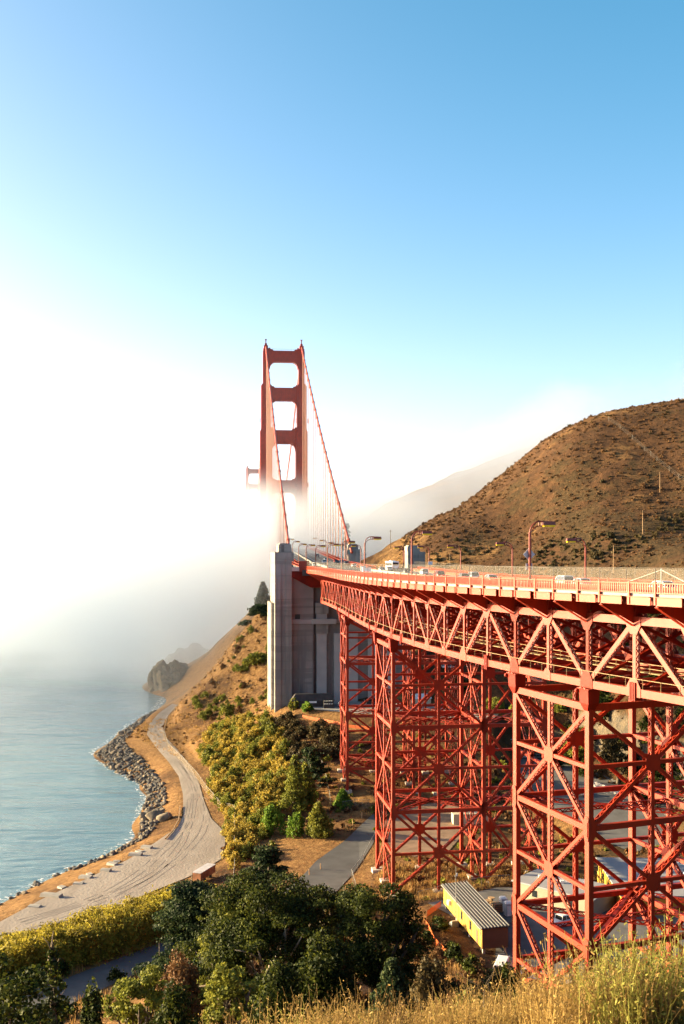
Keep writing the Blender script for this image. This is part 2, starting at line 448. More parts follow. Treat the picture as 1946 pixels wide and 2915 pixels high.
def grid_mesh(name, X, Y, Z, m):
    ny, nx = Z.shape
    v = np.stack([X.ravel(), Y.ravel(), Z.ravel()], -1)
    idx = np.arange(nx*ny).reshape(ny, nx)
    f = np.stack([idx[:-1,:-1], idx[:-1,1:], idx[1:,1:], idx[1:,:-1]], -1).reshape(-1, 4)
    me = bpy.data.meshes.new(name); me.from_pydata(v.tolist(), [], f.tolist()); me.materials.append(m)
    me.polygons.foreach_set('use_smooth', [True]*len(me.polygons)); me.update()
    o = bpy.data.objects.new(name, me); C.objects.link(o); return o
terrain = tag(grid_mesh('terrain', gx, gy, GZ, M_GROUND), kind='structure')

def drape(name, poly, dz, m, step=2.0):
    """a road or lot: sheet over the terrain inside a plan polygon"""
    xs = [p[0] for p in poly]; ys = [p[1] for p in poly]
    bm = bmesh.new()
    vs = [bm.verts.new((x, y, 0)) for x, y in poly]
    bm.faces.new(vs)
    for ax, lo, hi in ((0, min(xs), max(xs)), (1, min(ys), max(ys))):
        k = math.floor(lo/step)*step+step
        while k < hi:
            co = (k, 0, 0) if ax == 0 else (0, k, 0); no = (1, 0, 0) if ax == 0 else (0, 1, 0)
            bmesh.ops.bisect_plane(bm, geom=bm.verts[:]+bm.edges[:]+bm.faces[:], plane_co=co, plane_no=no)
            k += step
    for v in bm.verts: v.co.z = ground(v.co.x, v.co.y)+dz
    bmesh.ops.recalc_face_normals(bm, faces=bm.faces[:])
    if sum(f.normal.z for f in bm.faces) < 0: bmesh.ops.reverse_faces(bm, faces=bm.faces[:])
    me = bpy.data.meshes.new(name); bm.to_mesh(me); bm.free(); me.materials.append(m)
    o = bpy.data.objects.new(name, me); C.objects.link(o); return tag(o, kind='structure')
def gravel_material():
    m = mat('gravel', (0.29, 0.25, 0.215), 0.95, 0.16, 0.07, 0.35, 1.6, spec=0.1, detail=9)
    nt = m.node_tree; N = nt.nodes; Lk = nt.links; b = N['Principled BSDF']
    g = N.new('ShaderNodeNewGeometry'); mp = N.new('ShaderNodeMapping'); mp.inputs['Rotation'].default_value = (0, 0, math.radians(-18)); mp.inputs['Scale'].default_value = (0.35, 0.035, 0.2)
    Lk.new(g.outputs['Position'], mp.inputs['Vector'])
    t = N.new('ShaderNodeTexNoise'); t.inputs['Scale'].default_value = 1.0; t.inputs['Detail'].default_value = 4; t.inputs['Distortion'].default_value = 0.6
    Lk.new(mp.outputs['Vector'], t.inputs['Vector'])
    r = N.new('ShaderNodeMapRange'); r.inputs['From Min'].default_value = 0.45; r.inputs['From Max'].default_value = 0.7; r.inputs['To Max'].default_value = 0.45
    Lk.new(t.outputs['Fac'], r.inputs['Value'])
    old = b.inputs['Base Color'].links[0].from_socket
    x = N.new('ShaderNodeMix'); x.data_type = 'RGBA'; Lk.new(r.outputs['Result'], x.inputs['Factor']); Lk.new(old, x.inputs['A']); x.inputs['B'].default_value = (0.20, 0.16, 0.13, 1)
    Lk.new(x.outputs['Result'], b.inputs['Base Color'])
    return m
M_GRAVEL = gravel_material()
drape('beach_road', BEACH, 0.10, M_GRAVEL)
M_TRACK = mat('tyre_track', (0.262, 0.226, 0.195), 0.95, 0.15, 0.3, spec=0.1)
TRK = [at(a, b, 3.6) for a, b in ((60,2640),(200,2595),(330,2545),(430,2490),(500,2430),(545,2370),(562,2310),(556,2250),(530,2195),(492,2145),(458,2105),(440,2075),(458,2045),(490,2010))]
def smooth_line(p, n=6):
    out = []
    for k in range(len(p)-1):
        p0 = p[max(k-1, 0)]; p1 = p[k]; p2 = p[k+1]; p3 = p[min(k+2, len(p)-1)]
        for q in range(n):
            t = q/n
            out.append(tuple(0.5*((2*p1[i])+(-p0[i]+p2[i])*t+(2*p0[i]-5*p1[i]+4*p2[i]-p3[i])*t*t+(-p0[i]+3*p1[i]-3*p2[i]+p3[i])*t**3) for i in (0, 1)))
    return out+[p[-1]]
_beach = bpy.data.objects['beach_road']
for base_off, amp in ((-2.0, 0.5), (0.8, 0.9), (3.0, 0.7)):
    ln = smooth_line(TRK)
    for side_ in (-0.8, 0.8):
        m = MB(); prev = None
        for k in range(len(ln)-1):
            x0, y0 = ln[k]; x1, y1 = ln[k+1]; L_ = math.hypot(x1-x0, y1-y0)+1e-6; nx, ny = -(y1-y0)/L_, (x1-x0)/L_
            wide = 1.0 if k < 40 else 0.35
            o_ = base_off*wide+side_+amp*math.sin(k*0.21+base_off)*wide
            w_ = 0.16+0.07*math.sin(k*0.9+base_off*3)
            a_, b_ = [(x0+nx*(o_+s_*w_), y0+ny*(o_+s_*w_)) for s_ in (-1, 1)]
            cur = (Vector((*a_, ground(*a_)+0.125)), Vector((*b_, ground(*b_)+0.125)))
            if prev and inside(np.array([a_[0]]), np.array([a_[1]]), BEACH)[0] and (k*7+int(base_off*5)) % 11 > 1: m.quad(prev[0], prev[1], cur[1], cur[0])
            prev = cur
        m.build('tyre_track', M_TRACK, _beach)
drape('lower_road', LOWROAD, 0.10, ASPHALT)
M_LOT = mat('worn_asphalt', (0.10, 0.098, 0.104), 0.9, 0.22, 0.3, 0.1, 3)
drape('work_yard', YARD, 0.10, M_LOT)
drape('parking_lot', LOT2, 0.10, M_LOT)
drape('dirt_lot', DIRT, 0.10, mat('packed_dirt', (0.23, 0.155, 0.11), 0.95, 0.2, 0.3, 0.2, 2.0, spec=0.1))
drape('upper_lot', LOT3, 0.10, mat('pale_lot', (0.24, 0.235, 0.235), 0.9, 0.15, 0.2))

# ---------------------------------------------------------------- sea
def sea_material():
    m = bpy.data.materials.new('sea_water'); m.use_nodes = True
    nt = m.node_tree; N = nt.nodes; Lk = nt.links; b = N['Principled BSDF']
    b.inputs['Base Color'].default_value = (0.085, 0.175, 0.220, 1)
    b.inputs['Roughness'].default_value = 0.14
    b.inputs['IOR'].default_value = 1.33
    g = N.new('ShaderNodeNewGeometry')
    def wave(sx, sy, rz, dist, prev=None, strength=1.0):
        mp = N.new('ShaderNodeMapping'); mp.inputs['Scale'].default_value = (sx, sy, 1); mp.inputs['Rotation'].default_value = (0, 0, rz)
        Lk.new(g.outputs['Position'], mp.inputs['Vector'])
        t = N.new('ShaderNodeTexNoise'); t.inputs['Scale'].default_value = 1; t.inputs['Detail'].default_value = 5; t.inputs['Roughness'].default_value = 0.6; t.inputs['Distortion'].default_value = 0.4
        Lk.new(mp.outputs['Vector'], t.inputs['Vector'])
        bp = N.new('ShaderNodeBump'); bp.inputs['Strength'].default_value = strength; bp.inputs['Distance'].default_value = dist
        Lk.new(t.outputs['Fac'], bp.inputs['Height'])
        if prev: Lk.new(prev, bp.inputs['Normal'])
        return bp.outputs['Normal']
    n1 = wave(0.02, 0.06, 0.45, 1.8)
    n2 = wave(0.14, 0.36, 0.35, 0.40, n1)
    n3 = wave(1.1, 1.6, -0.3, 0.07, n2)
    Lk.new(n3, b.inputs['Normal'])
    return m
sea_mb = MB()
sea_mb.quad((-9000, -500, 0), (9000, -500, 0), (9000, 14000, 0), (-9000, 14000, 0))
tag(sea_mb.build('sea_water', sea_material()), kind='structure')
# ---------------------------------------------------------------- approach viaduct: truss spans
def npt(i, side, z):
    """truss panel point: side 0 east, 1 middle, 2 west"""
    return cv(i, OV + SIDES[side], z)
SPANS = [(-10, 4, 'orange steel truss span running out of the picture beside the camera'),
         (4, 8, 'short orange truss span over the nearest trestle tower'),
         (8, 22, 'long orange truss span between the nearest and the middle trestle tower'),
         (22, 26, 'short orange truss span over the middle trestle tower'),
         (26, 40, 'long orange truss span between the middle and the farthest trestle tower'),
         (40, 44, 'short orange truss span over the farthest trestle tower'),
         (44, 57, 'long orange truss span between the farthest trestle tower and the concrete wall')]
CATWALK = mat('catwalk_grating', (0.26, 0.17, 0.08), 0.7)
for (ia, ib, lab) in SPANS:
    nodes = list(range(ia, ib+1, 2))
    if nodes[-1] != ib: nodes.append(ib)
    n = len(nodes)-1
    c0 = cv(ia, OV, zbot(ia))
    root = empty('truss_span', c0, 0, lab, 'truss span', 'truss spans of the approach viaduct')
    near = ib <= 22
    for side in (0, 1, 2):
        for k in range(n):
            a, b = nodes[k], nodes[k+1]
            ne = nrm_e((a+b)/2)
            m = MB(); m.bar(npt(a, side, ztop(a)), npt(b, side, ztop(b)), 0.75, 0.95); m.build('top_chord', ORANGE, root)
            m = MB(); m.bar(npt(a, side, zbot(a)), npt(b, side, zbot(b)), 0.78, 0.92); m.build('bottom_chord', ORANGE, root)
            # diagonals: end panels rise to the second top node, then fall towards the middle; crossed in the middle
            mid = (n % 2 == 1 and k == n//2)
            dn = None
            if n == 2: dn = [('b','t')] if k == 0 else [('t','b')]
            elif mid: dn = [('b','t'), ('t','b')]
            elif k == 0: dn = [('b','t')]
            elif k == n-1: dn = [('t','b')]
            elif k < n/2: dn = [('t','b')]
            else: dn = [('b','t')]
            for q, (ea, eb) in enumerate(dn):
                A = npt(a, side, (ztop if ea == 't' else zbot)(a)); B = npt(b, side, (ztop if eb == 't' else zbot)(b))
                m = MB(); m.laced(A, B, 0.60 if not mid else 0.42, 0.62 - 0.08*q, ne, pitch=0.6 if near else 1.1); m.build('diagonal', ORANGE, root)
        for k, a in enumerate(nodes):
            ne = nrm_e(a)
            m = MB(); m.laced(npt(a, side, zbot(a)), npt(a, side, ztop(a)), 0.56, 0.60, ne, pitch=0.6 if near else 1.1); m.build('vertical', ORANGE, root)
            h = hd(a); al = Vector((math.sin(h), math.cos(h), 0))
            # gusset plates, proud of the chords
            bear = a in (ia, ib)
            for z0, big in ((zbot(a), (a - nodes[0]) % 4 == 0 or bear), (ztop(a), True)):
                sgn = 1 if z0 < -12 else -1
                P = npt(a, side, z0)
                w2 = 1.25 if big else 0.8; hh = 1.55 if big else 1.0
                for e in ((1,) if side == 0 else (-1, 1)):
                    o = ne*(e*0.405)
                    pl = [P+o+al*(-w2)+Vector((0,0,-0.5*sgn)), P+o+al*w2+Vector((0,0,-0.5*sgn)), P+o+al*w2+Vector((0,0,0.55*sgn)), P+o+al*(w2*0.45)+Vector((0,0,hh*sgn)), P+o+al*(-w2*0.45)+Vector((0,0,hh*sgn)), P+o+al*(-w2)+Vector((0,0,0.55*sgn))]
                    m = MB(); m.prism(pl, ne*e, 0.025); m.build('gusset', ORANGE, root)
    # sway frames, floor beams, stringers, lateral bracing
    for k, a in enumerate(nodes):
        if a == ib and ib < 57: continue
        E_t, W_t = npt(a, 0, ztop(a)), npt(a, 1, ztop(a)); E_b, W_b = npt(a, 0, zbot(a)), npt(a, 1, zbot(a))
        al = Vector((math.sin(hd(a)), math.cos(hd(a)), 0))
        for s0_, s1_ in ((0, 1), (1, 2)):
            E_t, W_t = npt(a, s0_, ztop(a)), npt(a, s1_, ztop(a)); E_b, W_b = npt(a, s0_, zbot(a)), npt(a, s1_, zbot(a))
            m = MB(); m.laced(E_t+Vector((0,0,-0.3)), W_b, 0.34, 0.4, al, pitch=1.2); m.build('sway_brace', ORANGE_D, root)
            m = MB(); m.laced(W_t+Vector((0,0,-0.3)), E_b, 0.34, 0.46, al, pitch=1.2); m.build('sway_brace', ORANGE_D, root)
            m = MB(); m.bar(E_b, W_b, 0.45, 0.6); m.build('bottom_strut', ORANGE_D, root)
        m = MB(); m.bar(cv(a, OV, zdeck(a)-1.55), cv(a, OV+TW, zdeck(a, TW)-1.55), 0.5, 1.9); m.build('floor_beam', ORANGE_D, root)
        if k < n:
            b = nodes[k+1]
            for s0_, s1_ in ((0, 1), (1, 2)):
                m = MB(); m.bar(npt(a, s0_, zbot(a)), npt(b, s1_, zbot(b)), 0.4, 0.35); m.build('lateral_brace', ORANGE_D, root)
                m = MB(); m.bar(npt(a, s1_, zbot(a)+0.4), npt(b, s0_, zbot(b)+0.4), 0.4, 0.35); m.build('lateral_brace', ORANGE_D, root)
            for off in (2.4, 8.5, 12.5, 16.5, 20.5, 26.4, 31.0, 34.5):
                m = MB(); m.bar(cv(a, off, zdeck(a, off)-0.85), cv(b, off, zdeck(b, off)-0.85), 0.3, 0.75); m.build('stringer', ORANGE_D, root)
            for off in (OV+6.0,):
                m = MB(); m.bar(cv(a, off, zbot(a)+1.4), cv(b, off, zbot(b)+1.4), 0.9, 0.10); m.build('catwalk', CATWALK, root)
                m = MB()
                for dz in (0.55, 1.1):
                    m.bar(cv(a, off-0.45, zbot(a)+1.4+dz), cv(b, off-0.45, zbot(b)+1.4+dz), 0.07, 0.07)
                for q in range(4):
                    i_ = a+(b-a)*q/4; m.bar(cv(i_, off-0.45, zbot(i_)+1.4), cv(i_, off-0.45, zbot(i_)+2.5), 0.07, 0.07)
                m.build('catwalk_rail', CATWALK, root)
        # brackets carrying the sidewalks
        for side in (0, 1):
            s0, s1 = (OV, 0.25) if side == 0 else (OV+TW, DW-0.25)
            so = 1 if side == 0 else -1
            zr = zrail(a) - (0 if side == 0 else 1.0)
            pl = [cv(a, s0, ztop(a)-0.50), cv(a, s1, zr-2.55), cv(a, s1, zr-1.75), cv(a, s0, zr-1.75)]
            d = Vector((math.sin(hd(a)), math.cos(hd(a)), 0))
            pl = [p - d*0.06 for p in pl]
            m = MB(); m.prism(pl, d, 0.12)
            m.bar(cv(a, s0-so*0.45, ztop(a)-0.58), cv(a, s1, zr-2.6), 0.55, 0.08)
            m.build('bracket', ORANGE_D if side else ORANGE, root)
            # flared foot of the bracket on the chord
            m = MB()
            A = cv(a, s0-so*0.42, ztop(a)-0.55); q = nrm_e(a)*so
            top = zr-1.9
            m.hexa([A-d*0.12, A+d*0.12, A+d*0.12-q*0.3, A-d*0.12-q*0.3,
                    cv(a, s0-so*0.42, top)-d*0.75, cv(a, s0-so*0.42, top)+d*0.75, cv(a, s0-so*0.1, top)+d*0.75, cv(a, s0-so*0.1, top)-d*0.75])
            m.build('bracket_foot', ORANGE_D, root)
    # hand line on the bottom chord
    m = MB()
    for k in range(n):
        a, b = nodes[k], nodes[k+1]
        m.bar(cv(a, OV-0.3, zbot(a)+1.55), cv(b, OV-0.3, zbot(b)+1.55), 0.06, 0.06)
        for q in range(3):
            i_ = a+(b-a)*(q+0.5)/3; m.bar(cv(i_, OV-0.3, zbot(i_)+0.4), cv(i_, OV-0.3, zbot(i_)+1.58), 0.06, 0.06)
    m.build('hand_line', CATWALK, root)
    # pinned hangers one panel away from the towers
    for a in nodes:
        if a in (2, 10, 20, 28, 38, 46):
            ne = nrm_e(a); al = Vector((math.sin(hd(a)), math.cos(hd(a)), 0))
            m = MB()
            for q in (-0.42, -0.14, 0.14, 0.42):
                P = npt(a, 0, zbot(a))+al*q+ne*0.52
                m.bar(P+Vector((0,0,-0.95)), P+Vector((0,0,1.15)), 0.16, 0.18, ne)
            P = npt(a, 0, zbot(a)); m.bar(P+Vector((0,0,-0.9)), P+Vector((0,0,1.0)), 1.1, 0.86, ne)
            m.build('hanger', ORANGE_D, root)

# ---------------------------------------------------------------- trestle towers
TOWERS = [(4, 8, -26.6, 7.47, 'tall orange lattice trestle tower nearest the camera, standing in the work yard'),
          (22, 26, -26.8, 8.33, 'middle orange lattice trestle tower beside the paved road bend'),
          (40, 44, -24.2, 7.2, 'farthest orange lattice trestle tower in front of the concrete wall')]
PED = mat('pedestal_concrete', (0.42, 0.38, 0.33), 0.9, 0.12, 0.8)
for ti, (ia, ib, c0z, half, lab) in enumerate(TOWERS):
    cor = {(e, s): npt((ia, ib)[e], s, 0) for e in (0, 1) for s in (0, 1, 2)}
    midl = {s: (cor[(0,s)]+cor[(1,s)])/2 for s in (0, 1, 2)}
    gz = min(ground(p.x, p.y) for p in cor.values())
    root = empty('trestle_tower', (cor[(0,0)].x, cor[(0,0)].y, gz), 0, lab, 'tower', 'trestle towers under the viaduct')
    top = -19.3
    pitch = (0.62, 0.85, 1.2)[ti]
    def P(v, z): return Vector((v.x, v.y, HC+z))
    ax_l = (cor[(1,0)]-cor[(0,0)]).normalized(); ax_t = (cor[(0,1)]-cor[(0,0)]).normalized()
    faces = [(cor[(0,0)], cor[(1,0)], -ax_t), (cor[(0,1)], cor[(1,1)], ax_t), (cor[(0,2)], cor[(1,2)], ax_t), (cor[(0,0)], cor[(0,1)], -ax_l), (cor[(1,0)], cor[(1,1)], ax_l), (cor[(0,1)], cor[(0,2)], -ax_l), (cor[(1,1)], cor[(1,2)], ax_l)]
    base_z = {}
    for key, v in cor.items():
        g = ground(v.x, v.y); base_z[key] = g
        i_ = (ia, ib)[key[0]]; zb = zbot(i_)
        m = MB(); m.bar(Vector((v.x, v.y, g+0.5)), P(v, zb-1.2), 0.85, 0.70, ax_t); m.build('column', ORANGE, root)
        m = MB(); m.box((v.x, v.y, g-0.3), 2.4, 2.4, 1.6, -hd(i_)); m.build('pedestal', PED, root)
        # bearing shoe under the bottom chord
        m = MB()
        d = ax_l; q = ax_t
        z0, z1, z2 = zb-3.3, zb-2.4, zb-0.75
        ring = lambda a, b, z: [P(v, z)-d*a-q*b, P(v, z)+d*a-q*b, P(v, z)+d*a+q*b, P(v, z)-d*a+q*b]
        m.hexa(ring(0.35, 0.5, z0)+ring(0.95, 0.75, z1)); m.hexa(ring(0.95, 0.75, z1)+ring(1.05, 0.85, z2))
        m.bar(P(v, zb-0.62)-d*1.3, P(v, zb-0.62)+d*1.3, 1.9, 0.14)
        m.build('bearing_shoe', ORANGE_D, root)
        m = MB()
        for k in (-0.7, 0, 0.7): m.bar(P(v, zb-0.56)+d*k-q*0.95, P(v, zb-0.42)+d*k*0.3-q*0.95, 0.16, 0.16)
        m.tube([P(v, zb-0.95)-q*1.0+d*1.1, P(v, zb-0.95)-q*1.0+d*1.4], 0.24, 8)
        m.build('bearing_pin', ORANGE, root)
    low = min(base_z.values())-HC
    levels = []; z = c0z; k = 0
    while z > low+2:
        levels.append((z, k % 2)); z -= half; k += 1     # 0 = crossing level, 1 = node level
    for fi, (A, B, nr) in enumerate(faces):
        Mid = (A+B)/2
        gA, gB, gM = ground(A.x, A.y)-HC, ground(B.x, B.y)-HC, ground(Mid.x, Mid.y)-HC
        m = MB(); m.bar(P(A, top), P(B, top), 0.62, 0.85, (0,0,1)); m.build('top_strut', ORANGE, root)
        m = MB(); m.laced(P(Mid, gM+0.4), P(Mid, top), 0.55, 0.62, nr, pitch=pitch); m.build('post', ORANGE, root)
        m = MB(); m.box((Mid.x, Mid.y, HC+gM-0.4), 1.9, 1.9, 1.9, -hd(ia)); m.build('pedestal', PED, root)
        zz = [c0z+half if c0z+half < top-0.5 else top-0.3] + [l[0] for l in levels]
        for k, (z, ty) in enumerate(levels):
            zu = zz[k]; dv = 0.70
            if ty == 0:
                prs = ((P(A, zu), P(Mid, z)), (P(B, zu), P(Mid, z)))
            else:
                prs = ((P(Mid, zu), P(A, z)), (P(Mid, zu), P(B, z)))
            for a, b in prs:
                m = MB(); m.laced(a, b, 0.46, 0.66, nr, pitch=pitch); m.build('diagonal', ORANGE, root)
            m = MB()
            if ty == 0: m.bar(P(A, z), P(B, z), 0.56, 0.48, (0,0,1))
            else: m.bar(P(A, z), P(B, z), 0.60, 0.72, (0,0,1))
            m.build('strut', ORANGE, root)
            # gussets
            al = (B-A).normalized()
            spots = [Mid] if ty == 0 else [A, B]
            for sp in spots:
                for e in (1, -1):
                    if ty == 1 and e == -1: continue
                    o = nr*(e*0.355) if ty == 0 else nr*0.44
                    w2, h2 = (1.1, 1.0) if ty == 0 else (0.6, 1.5)
                    cpt = P(sp, z)+o
                    pl = [cpt+al*(x*w2)+Vector((0,0,y*h2)) for x, y in ((-1,-0.55),(-0.55,-1),(0.55,-1),(1,-0.55),(1,0.55),(0.55,1),(-0.55,1),(-1,0.55))]
                    m = MB(); m.prism(pl, nr*e, 0.03); m.build('gusset', ORANGE, root)
        # last diagonals down to the footings
        z, ty = levels[-1]
        if ty == 0: prs = ((P(Mid, z), P(A, max(z-half, gA+0.8))), (P(Mid, z), P(B, max(z-half, gB+0.8))))
        else: prs = ((P(A, z), P(Mid, max(z-half, gM+0.8))), (P(B, z), P(Mid, max(z-half, gM+0.8))))
        for a, b in prs:
            m = MB(); m.laced(a, b, 0.46, 0.66, nr, pitch=pitch); m.build('diagonal', ORANGE, root)
    for z, ty in levels:
        if ty == 1:
            for s0_, s1_ in ((0, 1), (1, 2)):
                ctr = (cor[(0,s0_)]+cor[(1,s1_)])/2
                for key in ((0,s0_), (1,s0_), (0,s1_), (1,s1_)):
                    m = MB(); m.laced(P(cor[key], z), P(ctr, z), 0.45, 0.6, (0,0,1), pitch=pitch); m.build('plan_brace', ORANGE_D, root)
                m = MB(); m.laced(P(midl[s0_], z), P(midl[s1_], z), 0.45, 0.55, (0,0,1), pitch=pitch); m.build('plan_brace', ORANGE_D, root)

# ---------------------------------------------------------------- deck, kerbs, fascia
deck = MB()
ii = list(np.arange(I0, I1+0.01, 1.0))
def strip(m, o0, o1, dz0, dz1, rel=zdeck, mi=0, lo=I0, hi=I1):
    """swept box section along the viaduct between offsets o0..o1 and heights deck+dz0..deck+dz1"""
    js = [i for i in ii if lo <= i <= hi]
    for a, b in zip(js[:-1], js[1:]):
        p = []
        for i in (a, b):
            p += [cv(i, o0, rel(i, o0)+dz0), cv(i, o1, rel(i, o1)+dz0), cv(i, o1, rel(i, o1)+dz1), cv(i, o0, rel(i, o0)+dz1)]
        m.hexa(p, mi)
strip(deck, 3.6, DW-3.6, -0.45, -0.10)
road = tag(deck.build('bridge_road', ASPHALT), kind='structure')
m = MB(); strip(m, 0.32, 3.6, -0.28, 0.06); m.build('sidewalk', CONC, road)
m = MB(); strip(m, DW-3.6, DW-0.32, -0.28, 0.06); m.build('sidewalk', CONC, road)
for off in (7.5, 11.4, 15.3, 18.7, 23.0, 27.0, 31.0):
    m = MB()
    js = np.arange(I0, I1, 1.0)
    for j in js:
        a, b = j, j+(0.55 if off not in (18.7,) else 1.0)
        m.quad(cv(a, off-0.09, zdeck(a, off)-0.092), cv(a, off+0.09, zdeck(a, off)-0.092), cv(b, off+0.09, zdeck(b, off)-0.092), cv(b, off-0.09, zdeck(b, off)-0.092))
    m.build('lane_marking', LANE, road)
m = MB(); strip(m, 3.5, 3.75, 0.0, 0.75); m.build('inner_rail', RAILPAINT, road)
m = MB(); strip(m, DW-3.75, DW-3.5, 0.0, 0.75); m.build('inner_rail', RAILPAINT, road)
m = MB(); strip(m, 19.0, 19.4, -0.09, 0.55); m.build('median_barrier', CONC, road)
def zr_e(i, o): return zrail(i)
def zr_w(i, o): return zdeck(i, DW)+1.25
# fascia girder between the posts
for j in range(I0, I1):
    a, b = j, j+1
    e = 0.485 if False else 0.0
    m = MB(); m.bar(cv(a+0.17, 0.16, zrail(a+0.17)-1.98), cv(b-0.03, 0.16, zrail(b-0.03)-1.98), 0.10, 0.88)
    m.bar(cv(a+0.17, 0.10, zrail(a+0.17)-1.52), cv(b-0.03, 0.10, zrail(b-0.03)-1.52), 0.30, 0.06)
    m.build('fascia_girder', RAILPAINT, road)
m = MB(); strip(m, DW-0.28, DW-0.1, -1.2, -0.25); m.build('fascia_girder', RAILPAINT, road)

# ---------------------------------------------------------------- railings
def railing(label, offp, zr, i0, i1, outward):
    r = empty('bridge_railing', cv(i0, offp, zr(i0, offp)), 0, label, 'railing', 'railings along the viaduct')
    for j in range(i0, i1):
        t0 = j-0.106*(j % 2); t1 = (j+1)-0.106*((j+1) % 2)
        z0 = zr(t0, offp)
        m = MB(); m.bar(cv(t0, offp, z0-2.35), cv(t0, offp, z0+0.08), 0.26, 0.24, nrm_e(t0)); m.build('post', RAILPAINT, r)
        m = MB()
        for dz, hh, ww in ((-0.06, 0.10, 0.16), (-1.08, 0.09, 0.12)):
            m.bar(cv(t0, offp, z0+dz), cv(t1, offp, zr(t1, offp)+dz), ww, hh)
        m.build('rail', RAILPAINT, r)
        m = MB(); n = max(4, int(round((t1-t0)*S/0.36)))
        for q in range(1, n):
            t = t0+(t1-t0)*q/n
            m.bar(cv(t, offp, zr(t, offp)-1.05), cv(t, offp, zr(t, offp)-0.08), 0.13, 0.10, nrm_e(t))
        o = m.build('picket_panel', RAILPAINT, r)
    return r
railing('orange picket railing along the near, sea side edge of the viaduct', 0.12, zr_e, I0, I1, 1)
railing('orange picket railing along the far, hill side edge of the viaduct', DW-0.12, zr_w, I0, I1, -1)

# ---------------------------------------------------------------- chain link fences on the railings
def mesh_material(name, op, col):
    m = bpy.data.materials.new(name); m.use_nodes = True
    nt = m.node_tree; N = nt.nodes; Lk = nt.links; b = N['Principled BSDF']
    b.inputs['Base Color'].default_value = (*col, 1); b.inputs['Roughness'].default_value = 0.5
    t = N.new('ShaderNodeBsdfTransparent'); x = N.new('ShaderNodeMixShader'); x.inputs[0].default_value = op
    Lk.new(t.outputs[0], x.inputs[1]); Lk.new(b.outputs[0], x.inputs[2]); Lk.new(x.outputs[0], N['Material Output'].inputs['Surface'])
    return m
CHAIN = mesh_material('chain_link', 0.10, (0.28, 0.25, 0.21))
FPOST = mat('dull_fence_steel', (0.12, 0.105, 0.09), 0.6)
CHAIN2 = mesh_material('chain_link_dense', 0.14, (0.12, 0.10, 0.08))
def deck_fence(label, offp, zr, i0, i1, hgt, chain):
    r = empty('chain_link_fence', cv(i0, offp, zr(i0, offp)), 0, label, 'fence')
    for j in range(i0, i1):
        m = MB(); m.tube([cv(j, offp, zr(j, offp)-0.3), cv(j, offp, zr(j, offp)+hgt)], 0.045, 6); m.build('post', FPOST, r)
        m = MB(); m.quad(cv(j, offp, zr(j, offp)+0.02), cv(j+1, offp, zr(j+1, offp)+0.02), cv(j+1, offp, zr(j+1, offp)+hgt), cv(j, offp, zr(j, offp)+hgt)); m.build('wire_mesh', chain, r)
        m = MB(); m.tube([cv(j, offp, zr(j, offp)+hgt), cv(j+1, offp, zr(j+1, offp)+hgt)], 0.025, 4); m.build('top_wire', FPOST, r)
    return r
deck_fence('thin wire mesh fence with slim posts above the near railing', 0.12, zr_e, I0, I1, 1.55, CHAIN)
deck_fence('grey chain link fence above the far railing in front of the hill', DW+0.6, zr_w, I0, I1, 1.7, CHAIN2)
# braced post standing behind the near railing
m = MB(); A = cv(-0.1, 0.5, zrail(0)); al = Vector((math.sin(hd(0)), math.cos(hd(0)), 0))
m.tube([A+Vector((0,0,-1.2)), A+Vector((0,0,1.55))], 0.06, 6)
m.tube([A+Vector((0,0,1.35)), cv(1.0, 0.5, zrail(1))+Vector((0,0,0.05))], 0.035, 6)
m.tube([A+Vector((0,0,1.35)), cv(-1.0, 0.5, zrail(-1))+Vector((0,0,-0.1))], 0.05, 6)
tag(m.build('braced_fence_post', STEEL), 'pale fence post with two sloping braces above the near railing', 'post')
